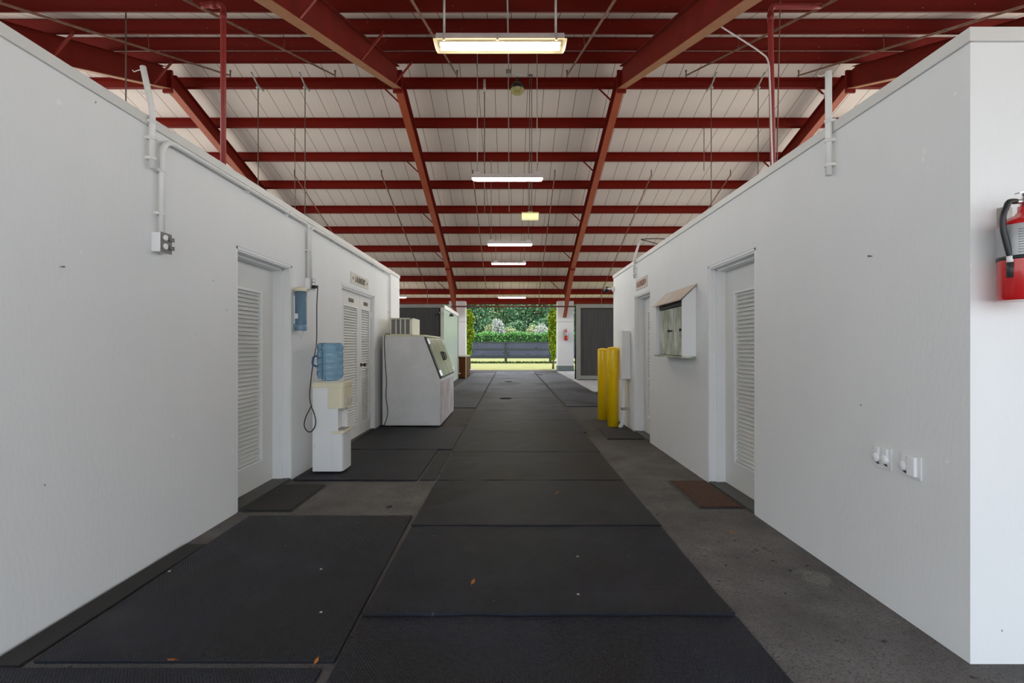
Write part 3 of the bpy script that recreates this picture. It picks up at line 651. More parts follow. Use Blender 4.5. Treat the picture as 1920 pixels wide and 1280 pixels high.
MB().box(x1 - .11, x1 - .045, y1 - .012, y1 - .001, .40, .66).build('alcove_side', M_whitep, t)
MB().prism(front(x1 - .15, x1 + .01, .03, .004), 'z', .65, .87).build('tap_housing', M_cream, t, bevel=.008)
MB().prism(front(x0 - .004, x1 + .014, .03, .006), 'z', .862, .917).build('top_deck', M_cream, t, bevel=.008)
d = MB().prism(front(x1 - .11, x1 + .015, .03, .004), 'z', .395, .425).build('drip_tray', M_cream, t, bevel=.006)
g = MB()
for k in range(7): g.box(x1 - .09, x1, y0 + .06 + .03 * k, y0 + .072 + .03 * k, .425, .428)
g.build('drip_grille', M_galv, d)
for yy, m_ in ((5.12, 'red_tap'), (5.24, 'blue_tap')):
    MB().tube([(x1 - .03, yy, .655), (x1 - .03, yy, .625), (x1 - .025, yy, .615)], .011, 10).box(x1 + .008, x1 + .022, yy - .016, yy + .016, .69, .75).build('tap', mat('tap_' + m_, lin((190, 190, 186)), .4), t, bevel=.003)
MB().lathe([(.008, 0), (.008, -.006), (0, -.007)], (x0 + .025, y0, .27), 12, axis='y').build('side_button', M_plate, t)
MB().box(x0 + .02, x0 + .06, y0 + .02, y0 + .06, 0, .018).box(x1 - .1, x1 - .06, y0 + .02, y0 + .06, 0, .018).box(x0 + .02, x0 + .06, y1 - .06, y1 - .02, 0, .018).box(x1 - .1, x1 - .06, y1 - .06, y1 - .02, 0, .018).build('foot_pads', M_blackp, t)
MB().tube(spline(P0), .0055, 8).build('power_cord', M_blackp, t, label='thin black cord with a hanging loop')
for o_ in (t,): o_.location.z += .017
# bottle, upside down in the collar
bx, by = -1.885, 5.17
prof = [(.03, .945), (.03, .948), (.06, .95), (.105, .955), (.126, .975), (.134, 1.0), (.134, 1.035), (.129, 1.045), (.129, 1.05), (.134, 1.06), (.134, 1.10), (.129, 1.108), (.129, 1.114), (.134, 1.122), (.134, 1.165), (.129, 1.173), (.129, 1.179), (.134, 1.187), (.134, 1.235), (.128, 1.245), (.128, 1.252), (.136, 1.262), (.136, 1.30), (.13, 1.318), (.112, 1.332), (.085, 1.336), (.05, 1.33), (0, 1.33)]
t = thing('water_bottle', (bx, by, .918), 'blue translucent water bottle upside down on the dispenser', 'bottle')
MB().lathe(prof, (bx, by, 0), 40).build('bottle_body', M_blue, t)
MB().tube(spline([(bx - .105, by - .082, 1.2), (bx - .135, by - .09, 1.19), (bx - .142, by - .095, 1.15), (bx - .14, by - .093, 1.11), (bx - .105, by - .084, 1.095)]), .011, 10).build('handle', mat('dark_blue_plastic', lin((40, 78, 118)), .3), t)
tag(MB().lathe([(.11, .932), (.112, .938), (.1, .944), (.075, .946), (.06, .94)], (bx, by, 0), 32).build('bottle_collar', M_whitep), 'white collar ring under the upside-down water bottle', 'collar')

# ------------------------------------------------------------------ ice chest and the condenser on it
ix0, ix1, iy0, iy1 = -2.06, -1.135, 7.95, 9.8
t = thing('ice_chest', ((ix0 + ix1) / 2, (iy0 + iy1) / 2, 0), 'big worn white slope-front ice chest against the left wall', 'ice chest')
ztop, zs, xs = 1.462, .755, -1.405
MB().prism([(ix0, .03), (ix1, .03), (ix1, zs), (xs, ztop), (ix0, ztop)], 'y', iy0, iy1).build('cabinet', M_freezer, t, bevel=.006)
MB().box(ix1, ix1 + .006, iy0 + .03, iy1 - .03, .05, zs - .03).build('front_panel', M_freezfront, t, label='front panel with faded reddish stains')
MB().box(ix0 + .02, xs + .02, iy0 - .004, iy1 + .01, ztop - .004, ztop + .022).build('top_cap', mat('cream_cap', lin((214, 212, 186)), .5), t, bevel=.004)
sl = Vector((ix1 - xs, 0, zs - ztop)); L_ = sl.length; sl.normalize(); nr = Vector((-sl.z, 0, sl.x)); Rm = Matrix((sl, Vector((0, 1, 0)), nr)).transposed()
cm = (Vector((xs, 0, ztop)) + Vector((ix1, 0, zs))) / 2
ym = (iy0 + iy1) / 2
for (a, c_) in ((iy0 + .06, ym - .03), (ym + .03, iy1 - .06)):
    ld = MB().obox(cm + nr * .025 + Vector((0, (a + c_) / 2, 0)), (L_ - .08, c_ - a, .05), Rm).build('lid', M_lid, t, bevel=.012)
    for u in (-.36, .36):
        MB().obox(cm + sl * (L_ * u) + nr * .045 + Vector((0, (a + .012 if a < ym - .3 else c_ - .012), 0)), (.1, .05, .035), Rm).build('hinge', M_chrome, ld, bevel=.004)
    yl = c_ - .06 if a < ym - .3 else a + .06
    q = cm + nr * .055 + Vector((0, yl, 0))
    MB().obox(q, (.16, .035, .02), Rm).tube([q + sl * -.08 + nr * .01, q + sl * -.04 + nr * .045, q + sl * .04 + nr * .045, q + sl * .08 + nr * .01], .008, 8).build('latch', M_blackp, ld)
MB().obox(cm + nr * .012 + Vector((0, ym, 0)), (L_ - .04, iy1 - iy0 - .06, .022), Rm).build('gasket', mat('dark_gasket', (.05, .05, .05), .6), t)
fb = MB()
for xx in (ix0 + .08, ix1 - .1):
    for yy in (iy0 + .1, iy1 - .1): fb.box(xx - .04, xx + .04, yy - .04, yy + .04, 0, .035)
fb.build('feet', M_blackp, t)
MB().tube(spline([(ix0 + .10, iy0 + .06, ztop + .03), (ix0 + .05, iy0 - .01, ztop + .028), (ix0 + .035, iy0 - .016, 1.35), (ix0 + .05, iy0 - .016, 1.0), (ix0 + .07, iy0 - .016, .75), (ix0 + .06, iy0 - .016, .5), (ix0 + .09, iy0 - .016, .25), (ix0 + .05, iy0 - .02, .08), (ix0 + .0, iy0 - .03, .012)]), .006, 8).build('power_cord', M_blackp, t, label='black cord hanging down the near side')
ux0, ux1, uy0, uy1, uz0, uz1 = -2.0, -1.63, 8.2, 8.86, ztop + .022, 1.77
t = thing('condenser_unit', ((ux0 + ux1) / 2, (uy0 + uy1) / 2, uz0), 'small cream condenser unit with slotted grille on the ice chest', 'condenser')
b = MB(); b.box(ux0, ux1, uy0 + .03, uy1, uz0, uz1)
b.box(ux0, ux0 + .022, uy0, uy0 + .03, uz0, uz1); b.box(ux1 - .045, ux1, uy0, uy0 + .03, uz0, uz1); b.box(ux0, ux1, uy0, uy0 + .03, uz1 - .022, uz1); b.box(ux0, ux1, uy0, uy0 + .03, uz0, uz0 + .02)
w = (ux1 - .045 - ux0 - .022) / 4
for k in (1, 2, 3): b.box(ux0 + .022 + w * k - .009, ux0 + .022 + w * k + .009, uy0, uy0 + .03, uz0, uz1)
b.build('casing', mat('cream_enamel', lin((226, 226, 208)), .4, noise=.3, nscale=4), t, bevel=.003)
MB().box(ux0 + .02, ux1 - .04, uy0 + .026, uy0 + .031, uz0 + .02, uz1 - .02).build('dark_coil', mat('coil_dark', lin((60, 60, 66)), .6), t)
g = MB()
for k in range(14):
    z = uz0 + .03 + k * (uz1 - uz0 - .06) / 13; g.box(ux0 + .024, ux1 - .047, uy0 + .006, uy0 + .018, z - .004, z + .003)
g.build('grille_slats', mat('grille_grey', lin((168, 168, 172)), .5), t)

# ------------------------------------------------------------------ right side: bollards, electrical box, wall cabinet
for i, (px, D, r, zt, lab) in enumerate([(1150.5, 8.08, .093, 1.275, 'yellow steel bollard in front, nearer the doormat'), (1131.5, 8.83, .09, 1.25, 'yellow steel bollard behind and left of the front one')]):
    c = (X(px, D) - .012, D, 0)
    t = thing('bollard', c, lab, 'bollard', 'yellow bollards guarding the electrical box')
    MB().lathe([(r, 0), (r, zt - .025), (r * .985, zt - .015)], c, 32).build('post', M_yellow, t)
    MB().lathe([(r * 1.01, zt - .02), (r * 1.01, zt - .008), (r * .8, zt + .006), (r * .45, zt + .015), (0, zt + .018)], c, 32).build('cap', M_yellow, t)
t = thing('electrical_box', (1.81, 7.95, .78), 'white metal electrical box on the right wall behind the bollards', 'electrical box')
MB().box(WR, 1.755, 7.8, 8.1, .785, 1.545).build('enclosure', M_trim, t, bevel=.004)
MB().box(1.757, 1.745, 7.79, 8.11, .78, 1.555).build('door_panel', M_trim, t, bevel=.003)
MB().lathe([(.02, 0), (.02, -.02), (.012, -.025), (0, -.026)], (1.745, 8.05, 1.1), 12, axis='x').build('latch', M_galv, t)
t = thing('conduit', (1.8, 7.95, 0), 'white pipe curving from the electrical box down to the floor', 'conduit')
MB().tube(spline([(1.80, 7.92, .783), (1.80, 7.92, .45), (1.80, 7.92, .2), (1.79, 7.93, .1), (1.765, 7.95, .03), (1.75, 7.96, .0)]), .034, 14).build('pipe', M_pvc, t)
MB().box(WR, 1.75, 7.9, 7.93, .29, .32).tube([(1.8, 7.92, .285), (1.8, 7.92, .325)], .039, 12).build('clamp', M_galv, t)
t = thing('switch_box', (1.82, 8.5, 1.2), 'small grey switch boxes behind the front bollard', 'switch box')
MB().box(WR, 1.79, 8.4, 8.5, 1.08, 1.22).build('box_body', M_galv, t, bevel=.004)
MB().box(1.79, 1.765, 8.43, 8.47, 1.12, 1.18).build('lever', M_blackp, t)

# wall cabinet with little roof
cy0, cy1, cxf = 5.04, 5.97, 1.74
t = thing('wall_cabinet', (1.81, 5.5, 1.2), 'white wall cabinet with pitched roof and two weathered doors on the right wall', 'cabinet')
side_poly = [(WR, 1.195), (cxf, 1.195), (cxf, 1.775), (WR, 1.915)]
MB().prism([(x_, z_) for x_, z_ in side_poly], 'y', cy0, cy0 + .018).build('side_panel', M_trim, t)
MB().prism([(x_, z_) for x_, z_ in side_poly], 'y', cy1 - .018, cy1).build('side_panel', M_trim, t)
MB().prism([(cxf - .03, 1.768), (WR, 1.925), (WR, 1.938), (cxf - .03, 1.781)], 'y', cy0 - .03, cy1 + .03).build('roof', M_rustroof, t, label='pitched metal roof with rusty tinge')
MB().box(WR, cxf - .01, cy0 - .005, cy1 + .005, 1.18, 1.2).build('base_board', M_oldwhite, t)
MB().box(cxf + .04, cxf + .062, cy0 + .018, cy1 - .018, 1.73, 1.775).box(cxf + .062, cxf + .07, cy0 + .018, cy1 - .018, 1.2, 1.78).build('dark_liner', mat('dark_liner', lin((52, 46, 44)), .6), t)
for (a, c_, kn) in ((cy0 + .035, 5.44, 5.12), (5.46, cy1 - .035, 5.50)):
    dd = MB().box(cxf + .045, cxf + .06, a, c_, 1.205, 1.72).build('cabinet_door', M_oldwhite, t, bevel=.002)
    MB().lathe([(.008, 0), (.008, -.03), (.016, -.034), (.018, -.045), (0, -.05)], (cxf + .045, kn, 1.47), 12, axis='x').build('knob', M_blackp, dd)

# corner floodlight on the far end of the right wall
t = thing('corner_floodlight', (1.84, 9.1, 2.34), 'white bracket with dark lamp head at the far corner of the right wall', 'lamp')
MB().box(WR - .03, WR, 8.98, 9.08, 2.3, 2.38).tube([(WR - .03, 9.04, 2.34), (WR - .07, 9.08, 2.35), (WR - .1, 9.12, 2.36)], .014, 8).build('bracket', M_pvc, t)
MB().lathe([(.02, 0), (.05, .05), (.06, .1), (.05, .1), (0, .06)], (WR - .1, 9.12, 2.35), 16, axis='y').build('lamp_head', M_blackp, t)

# ------------------------------------------------------------------ far stalls
def far_block(name, x0, x1, y0, y1, H, label):
    return struct(MB().box(x0, x1, y0, y1, 0, H).build(name, M_siding, origin=(0, 0, 0)), label, 'wall')
far_block('wall_back_left', -10.6, -2.17, 15.84, 19.9, 2.62, 'dark board stall wall at the far left of the aisle')
far_block('wall_back_right', 2.5, 10.6, 18.66, 18.8, 2.86, 'dark board stall wall at the far right of the aisle')
def siding(x0, x1, y, z0, z1, label):
    b = MB(); n = int((x1 - x0) / .105)
    for k in range(n): xx = x0 + (x1 - x0) * k / n; b.box(xx + .0025, xx + (x1 - x0) / n - .0025, y - .02, y + .004, z0, z1)
    tag(b.build('board_cladding', M_siding), label, 'cladding')
siding(-10.5, -2.3, 15.834, .05, 2.52, 'dark vertical boards on the far left stall front')
siding(2.62, 10.5, 18.654, .205, 2.735, 'dark vertical boards on the far right stall front')
t = thing('stall_frame', (-6.8, 15.8, 0), 'grey frame around the far left dark stall boards', 'frame')
MB().box(-10.6, -2.14, 15.79, 15.86, 2.53, 2.64).build('top_rail', M_greyframe, t)
MB().box(-2.24, -2.13, 15.79, 15.86, 0, 2.53).build('corner_post', mat('pale_frame', lin((196, 200, 184)), .5), t)
t = thing('stall_frame', (6.9, 18.6, 0), 'grey frame around the far right dark stall boards', 'frame')
MB().box(2.46, 10.6, 18.58, 18.66, 2.74, 2.88).build('top_rail', M_greyframe, t)
MB().box(2.46, 2.61, 18.58, 18.66, .06, 2.74).build('corner_post', M_greyframe, t)
MB().box(2.61, 10.6, 18.58, 18.66, .06, .2).build('bottom_rail', M_greyframe, t)
t = thing('side_panel_wall', (-2.14, 17.9, 0), 'pale green glossy side panel of the far left stall facing the aisle', 'panel')
MB().box(-2.168, -2.13, 15.86, 19.9, 0, 2.5).build('panel_sheet', M_panel, t)
MB().box(-2.17, -2.105, 15.86, 19.92, 2.5, 2.62).build('top_cap', M_trim, t)
MB().box(-2.17, -2.11, 19.86, 19.93, 0, 2.5).build('end_post', M_greyframe, t)
for (x_, y_, z_, lab) in ((-2.3, 15.72, 2.38, 'dark flood lamp at the top corner of the far left stall boards'), (-2.07, 17.3, 2.42, 'small dark lamp under the cap of the pale green panel')):
    t = thing('wall_lamp', (x_, y_, z_), lab, 'lamp')
    MB().tube([(x_, y_ + .08 if x_ < -2.2 else y_, z_ + .02), (x_, y_, z_), (x_, y_ - .04, z_ - .03)], .018, 8).build('arm', M_blackp, t)
    MB().lathe([(.03, .06), (.06, .03), (.085, -.04), (.07, -.04), (0, .0)], (x_, y_ - .05, z_ - .04), 14).build('lamp_head', M_blackp, t)
# wooden bin
t = thing('wooden_bin', (-2.09, 21.0, 0), 'brown wooden slatted bin with pale top beside the far left stall', 'bin')
b = MB(); X0, X1, Y0, Y1 = -2.34, -1.83, 20.15, 22.0
for k in range(4): b.box(X0 + .128 * k, X0 + .128 * k + .12, Y0, Y0 + .03, .03, .87)
for k in range(12): b.box(X1 - .03, X1, Y0 + .06 + .16 * k, Y0 + .06 + .16 * k + .15, .03, .87)
b.box(X0, X0 + .03, Y0, Y1, 0, .87); b.box(X0, X1, Y1 - .03, Y1, 0, .87)
b.build('slat_boards', M_wood, t)
MB().box(X0 - .02, X1 + .03, Y0 - .03, Y1 + .02, .87, .915).build('top_board', mat('pale_top_board', lin((186, 188, 172)), .5), t)
MB().box(X1 - .02, X1 + .012, Y0 - .012, Y0 + .06, 0, .87).build('corner_post', mat('tan_post', lin((176, 154, 120)), .6), t)
MB().box(X0 + .2, X0 + .222, Y0 - .015, Y0, .22, .8).box(X0 + .2, X0 + .3, Y0 - .02, Y0, .18, .22).build('latch_bar', M_plate, t)

# hoist pipe frame across the aisle
t = thing('hoist_gantry', (2.5, 19.2, 0), 'dark red pipe spanning the far aisle on one thin leg', 'gantry')
MB().tube([(-2.32, 19.2, 2.84), (2.5, 19.2, 2.84)], .03, 10).build('top_pipe', mat('dark_red_pipe', lin((96, 28, 30)), .5), t)
MB().tube([(2.5, 19.2, 2.86), (2.5, 19.2, .036)], .03, 10).build('leg', mat('black_green_pipe', lin((40, 42, 38)), .5), t)

# pillars at the far opening
for (xa, xb, lab) in ((-3.35, -2.46, 'left'), (2.52, 3.4, 'right')):
    t = thing('pillar', ((xa + xb) / 2, 27.15, 0), 'white masonry pillar at the %s of the far opening' % lab, 'pillar')
    MB().box(xa, xb, 26.85, 27.5, -.03, 3.75).build('shaft', M_trim, t, bevel=.01)
    MB().box(xa - .015, xb + .015, 26.83, 27.52, -.03, .25).build('painted_base', mat('grey_green_base', lin((120, 134, 134)), .6), t)
    MB().box(xa - .004, xb + .004, 26.845, 27.5, 2.62, 2.635).build('joint_line', M_greyframe, t)
struct(MB().box(-13, 13, 25.3, 27.6, -.2, -.012).build('floor_edge', M_conc, origin=(0, 0, 0)), 'concrete strip under the far eave', 'floor')
extinguisher(2.965, 26.74, 1.62, .095, .5, 'small red fire extinguisher on the far right pillar')

# ------------------------------------------------------------------ roof
def pf(D): return 12.6 - .31 * D            # purlin bottom, far slope
def pn(D): return 3.832 + .367 * D          # purlin bottom, near slope
RD = 12.94
af, an = math.atan(.31), math.atan(.367)
XA, XB = -12.4, 12.4
for (nm, ya, yb, fn, lab) in (('ceiling', RD, 28.75, pf, 'pale ribbed roof sheeting of the far slope'), ('ceiling', -2.3, RD, pn, 'pale ribbed roof sheeting of the near slope')):
    b = MB(); b.prism([(ya, fn(ya) + .285), (yb, fn(yb) + .285), (yb, fn(yb) + .32), (ya, fn(ya) + .32)], 'x', XA, XB)
    struct(b.build(nm, M_sheet, origin=(0, 0, 0)), lab, 'ceiling')
def purlin(D, far, label):
    a = af if far else an
    u = Vector((math.cos(a), -math.sin(a))) if far else Vector((math.cos(a), math.sin(a)))
    n = Vector((-u.y, u.x)); o = Vector((D, pf(D) if far else pn(D)))
    b = MB()
    def rect(u0, u1, n0, n1):
        b.prism([tuple(o + u * q + n * w_) for q, w_ in ((u0, n0), (u1, n0), (u1, n1), (u0, n1))], 'x', XA + .02, XB - .02)
    rect(-.006, .006, 0, .262); rect(-.075 if not far else -.006, .006 if not far else .075, 0, .01); rect(-.006 if not far else -.075, .075 if not far else .006, .252, .262)
    rect(-.075 if not far else .065, -.065 if not far else .075, 0, .02)
    tag(b.build('roof_purlin', M_redp), label, 'purlin', 'red roof purlins')
farD = [13.58, 15.01, 16.5, 17.96, 19.5, 20.98, 22.55, 24.05, 25.6, 27.2, 28.4]
nearD = [12.5, 11.1, 9.7, 8.3, 6.9, 5.5]
on = ['first', 'second', 'third', 'fourth', 'fifth', 'sixth', 'seventh', 'eighth', 'ninth', 'tenth', 'eleventh']
for i, D in enumerate(farD): purlin(D, True, 'red steel roof purlin, %s beyond the ridge' % on[i])
for i, D in enumerate(nearD): purlin(D, False, 'red steel roof purlin, %s on the camera side of the ridge' % on[i])

RX = [(-9.0, 'far left'), (-2.97, 'left of the walkway'), (2.9, 'right of the walkway'), (8.9, 'far right')]
def slopebar(b, p, q, x0, x1, t):          # p,q in (D,z): plate of thickness t above the line
    b.prism([p, q, (q[0], q[1] + t), (p[0], p[1] + t)], 'x', x0, x1)
for xr, lab in RX:
    t = thing('steel_rafter', (xr, 13.0, 7.5), 'red tapered steel roof frame, %s' % lab, 'rafter', 'steel roof frames')
    zbn = lambda D: 1.3 + 6.8 - .37 * (13.1 - D)
    zbf = lambda D: 1.3 + 10.86 - .31 * D
    MB().prism([(-2, zbn(-2)), (13.0, zbn(13.0)), (13.0, pn(12.75) - .0), (12.75, pn(12.75)), (-2, pn(-2))], 'x', xr - .006, xr + .006).build('near_web', M_red, t)
    b = MB(); slopebar(b, (-2, zbn(-2) - .016), (13.0, zbn(13.0) - .016), xr - .1, xr + .1, .016); b.build('near_bottom_flange', M_flange, t, label='tan underside flange')
    b = MB(); slopebar(b, (-2, pn(-2) - .016), (12.8, pn(12.8) - .016), xr - .1, xr + .1, .014); b.build('near_top_flange', M_red, t)
    MB().prism([(13.02, zbf(13.02)), (23.25, zbf(23.25)), (23.25, pf(23.25)), (13.2, pf(13.2)), (13.02, pf(13.2))], 'x', xr - .006, xr + .006).build('far_web', M_red, t)
    b = MB(); slopebar(b, (13.02, zbf(13.02) - .016), (23.25, zbf(23.25) - .016), xr - .1, xr + .1, .016); b.build('far_bottom_flange', M_flange2, t, label='orange brown underside flange')
    b = MB(); slopebar(b, (13.2, pf(13.2) - .016), (26.8, pf(26.8) - .016), xr - .1, xr + .1, .014); b.build('far_top_flange', M_red, t)
    MB().prism([(23.28, zbf(23.28)), (26.8, 2.86), (26.8, pf(26.8)), (23.28, pf(23.28))], 'x', xr - .006, xr + .006).build('haunch_web', M_red, t)
    b = MB(); b.prism([(23.28, zbf(23.28) - .016), (26.8, 2.844), (26.8, 2.862), (23.28, zbf(23.28))], 'x', xr - .1, xr + .1); b.build('haunch_flange', M_flange2, t, label='orange brown haunch flange')
    MB().box(xr - .12, xr + .12, 12.98, 13.04, zbn(13) - .12, pn(12.8)).build('ridge_plate', M_red, t)
    MB().box(xr - .11, xr + .11, 23.25, 23.29, zbf(23.25) - .1, pf(23.27) - .02).build('splice_plate', M_red, t)
    for D in (13.58, 16.5, 19.5, 22.55, 25.6):
        zb = zbf(D) if D < 23.3 else zbf(23.28) + (2.86 - zbf(23.28)) * (D - 23.28) / 3.52
        L = .42 if D < 23 else .75
        MB().bar((xr - .1 - L, D + .02, pf(D) + .0), (xr - .07, D + .03, max(zb, pf(D) - .75) + .01), .035, .035).build('flange_brace', M_red, t)
    for D in (12.5, 9.7, 6.9):
        MB().bar((xr + .1 + .4, D - .05, pn(D) + .02), (xr + .06, D - .08, zbn(D) + .01), .04, .04).build('flange_brace', M_redpipe, t)
# eave beam
t = tag(MB().box(XA, XB, 28.62, 28.7, 3.72, 3.95).build('eave_beam', M_redp), 'red steel eave beam above the far opening', 'beam')

# ------------------------------------------------------------------ sprinkler pipes
for i, x_ in enumerate((-7.1, -4.45, -1.36, 1.42, 4.43, 7.28)):
    nm = ['leftmost', 'second from the left', 'left of centre', 'right of centre', 'second from the right', 'rightmost'][i]
    t = thing('sprinkler_pipe', (x_, 12.6, pn(12.6) - .29), 'thin rusty sprinkler pipe under the near slope, %s' % nm, 'pipe', 'sprinkler pipes under the near slope')
    MB().tube([(x_, 4.0, pn(4.0) - .29), (x_, 12.55, pn(12.55) - .29)], .02, 8).build('pipe', M_pipe, t)
    MB().tube([(x_, 12.55, pn(12.55) - .33), (x_, 12.55, pn(12.55) - .17)], .016, 8).lathe([(.03, 0), (.03, .006), (0, .008)], (x_, 12.55, pn(12.55) - .17), 10).build('sprinkler_head', M_darkrod, t)
    for D in (6.9, 9.7):
        MB().tube([(x_, D, pn(D) - .3), (x_ + .02, D, pn(D) - .2), (x_, D, pn(D))], .006, 6).build('hanger', M_darkrod, t)
    for D in (8.3, 11.0): 
        MB().tube([(x_, D - .03, pn(D - .03) - .29), (x_, D + .03, pn(D + .03) - .29)], .027, 8).build('coupling', M_darkrod, t)
for i, x_ in enumerate((-7.4, -4.42, -1.3, 1.5, 4.8, 7.5)):
    nm = ['leftmost', 'second from the left', 'left of centre', 'right of centre', 'second from the right', 'rightmost'][i]
    t = thing('sprinkler_pipe', (x_, 17, pf(17) - .2), 'thin rusty sprinkler pipe under the far slope, %s' % nm, 'pipe', 'sprinkler pipes under the far slope')
    MB().tube([(x_, 16.95, pf(16.95) - .2), (x_, 26.2, pf(26.2) - .22)] + ([(x_, 26.3, pf(26.3) - .5), (x_, 26.3, 3.0)] if abs(x_) > 1.4 else []), .018, 8).build('pipe', M_pipe, t)
    MB().tube([(x_, 16.95, pf(16.95) - .24), (x_, 16.95, pf(16.95) - .02)], .018, 8).build('sprinkler_head', M_darkrod, t)
    for D in (17.96, 20.98, 24.05): MB().tube([(x_, D + .02, pf(D) - .21), (x_, D + .02, pf(D) + .005)], .006, 6).build('hanger', M_darkrod, t)
    for D in (20, 23): MB().tube([(x_, D - .04, pf(D - .04) - .2), (x_, D + .04, pf(D + .04) - .2)], .027, 8).build('coupling', M_darkrod, t)
# risers
t = thing('red_riser_pipe', (-4.1, 7.07, 2.6), 'red riser pipe standing up from the left block to the roof', 'pipe', 'red sprinkler risers')
MB().tube([(-4.42, 7.07, 6.15)] + bend((-4.35, 7.07, 6.16), (-4.1, 7.07, 6.16), (-4.1, 7.07, 5.8), .07) + [(-4.1, 7.07, HL)], .037, 12).build('pipe', M_redpipe, t)
MB().tube([(-4.1, 7.07, 5.95), (-4.1, 7.07, 6.06)], .046, 12).tube([(-4.2, 7.07, 6.16), (-4.28, 7.07, 6.16)], .046, 12).build('elbow_fitting', M_redpipe, t)
t = thing('red_riser_pipe', (3.71, 7.07, 2.6), 'red riser pipe standing up from the right block to the roof', 'pipe', 'red sprinkler risers')
MB().tube([(4.42, 7.07, 6.15)] + bend((4.3, 7.07, 6.14), (3.7, 7.07, 6.14), (3.7, 7.07, 5.8), .08) + [(3.76, 7.07, HR)], .037, 12).build('pipe', M_redpipe, t)
MB().tube([(3.7, 7.07, 5.93), (3.7, 7.07, 6.04)], .046, 12).build('elbow_fitting', M_redpipe, t)
tag(MB().tube(spline([(2.99, 7.25, 6.02), (3.3, 7.2, 5.78), (3.58, 7.12, 5.52), (3.655, 7.05, 5.35), (3.655, 7.0, 5.0), (3.68, 7.0, 4.2), (3.72, 7.0, 3.2), (3.73, 7.0, 2.6)]), .011, 8).build('electric_cable', M_pvc), 'white cable sweeping from the rafter down the right red riser', 'cable')
tag(MB().tube(spline([(3.86, 7.1, 6.5), (3.83, 7.08, 5.6), (3.80, 7.06, 4.6), (3.78, 7.06, 3.4), (3.80, 7.06, 2.6)]), .008, 6).build('electric_cable', M_pipe), 'thin brown cable hanging beside the right red riser', 'cable')

# centre conduit following both slopes
t = thing('roof_conduit', (-.08, 13, 8.5), 'thin conduit along the roof above the walkway centre', 'conduit')
MB().tube([(-.05, 4, pn(4) - .02), (-.06, 12.7, pn(12.7) - .02), (-.06, 13.1, 8.5), (-.07, 13.4, pf(13.4) - .02), (-.07, 19.4, pf(19.4) - .02)], .013, 8).build('pipe', M_galv, t)
MB().box(-.13, .01, 12.85, 13.0, 8.36, 8.48).build('junction_box', M_galv, t, bevel=.005)
MB().tube(spline([(.02, 12.9, 8.45), (.15, 12.9, 8.38), (.28, 12.9, 8.35), (.4, 12.9, 8.36)]), .012, 8).build('flexible_cable', M_pvc, t)

# ------------------------------------------------------------------ hanging lights
def hang_light(xc, D, zb, L, label, roof, group='strip lights hanging along the aisle', style='strip', rods=None, name='strip_light', h=.1, bottom=None):
    t = thing(name, (xc, D, zb), label, 'light', group)
    rods = rods or (xc - L * .4, xc + L * .4)
    if style == 'strip':
        MB().prism([(D - .055, zb + h), (D + .055, zb + h), (D + .085, zb + .04), (D + .085, zb + .028), (D - .085, zb + .028), (D - .085, zb + .04)], 'x', xc - L / 2, xc + L / 2).build('housing', M_fixture, t, bevel=.004)
        MB().prism([(D - .075, zb + .03), (D - .07, zb + .006), (D - .04, zb - .004), (D + .04, zb - .004), (D + .07, zb + .006), (D + .075, zb + .03)], 'x', xc - L / 2 + .03, xc + L / 2 - .03).build('diffuser', M_strip, t)
        for r_ in rods: MB().box(r_ - .07, r_ + .07, D - .04, D + .04, zb + h, zb + h + .05).build('mounting_plate', M_fixture, t)
    elif style == 'sealed':
        MB().box(xc - L / 2 + .025, xc + L / 2 - .025, D - .075, D + .075, zb + h - .04, zb + h + .03).build('housing', M_fixgrey, t, bevel=.008)
        ln = MB()
        def trap(z, ex, ey): return [(xc - L / 2 - ex, D - .09 - ey, z), (xc + L / 2 + ex, D - .09 - ey, z), (xc + L / 2 + ex, D + .09 + ey, z), (xc - L / 2 - ex, D + .09 + ey, z)]
        ln.add(trap(zb + h - .04, 0, 0) + trap(zb + h - .055, 0, 0) + trap(zb + .012, -.025, -.02) + trap(zb, -.045, -.035) , [(3, 2, 1, 0), (12, 13, 14, 15)] + [(4 * k + i, 4 * k + (i + 1) % 4, 4 * k + 4 + (i + 1) % 4, 4 * k + 4 + i) for k in range(3) for i in range(4)])
        ln.build('lens', M_lens, t)
        for dy in (-.035, .035): MB().tube([(xc - L / 2 + .07, D + dy, zb + .05), (xc + L / 2 - .07, D + dy, zb + .05)], .018, 12).build('lamp_tube', M_tubelit, t)
        for k in (-.42, -.02, .42): MB().box(xc + L * k - .012, xc + L * k + .012, D - .096, D - .074, zb + h - .06, zb + h + .005).build('clip', M_galv, t)
    else:
        MB().box(xc - L / 2, xc + L / 2, D - .1, D + .1, zb + h - .03, zb + h).box(xc - .06, xc + .06, D - .05, D + .05, zb + h, zb + h + .03).build('housing', mat('yellowed_enamel', lin((206, 196, 140)), .5), t)
        MB().box(xc - L / 2 + .01, xc + L / 2 - .01, D - .09, D + .09, zb, zb + h - .03).build('diffuser', M_stripdim, t)
    for r_ in rods:
        MB().tube([(r_, D, zb + h), (r_, D, roof)], .0085 if D > 6 else .012, 8).lathe([(.03, 0), (.03, -.012), (.015, -.03), (0, -.03)], (r_, D, roof), 10).build('hanger_rod', M_galv if D < 12 else M_darkrod, t)
hang_light(X(938, 5.42), 5.42, 4.53, 1.44, 'glowing sealed lamp with clear lens, nearest the camera', pn(5.42) + .02, style='sealed', rods=(X(833, 5.42), X(1042, 5.42)), name='sealed_light', h=.12)
hang_light(X(951.5, 10.3), 10.3, 4.745, 1.47, 'second hanging strip light from the camera', pn(10.3), rods=(X(895, 10.3), X(1007, 10.3)), h=.12)
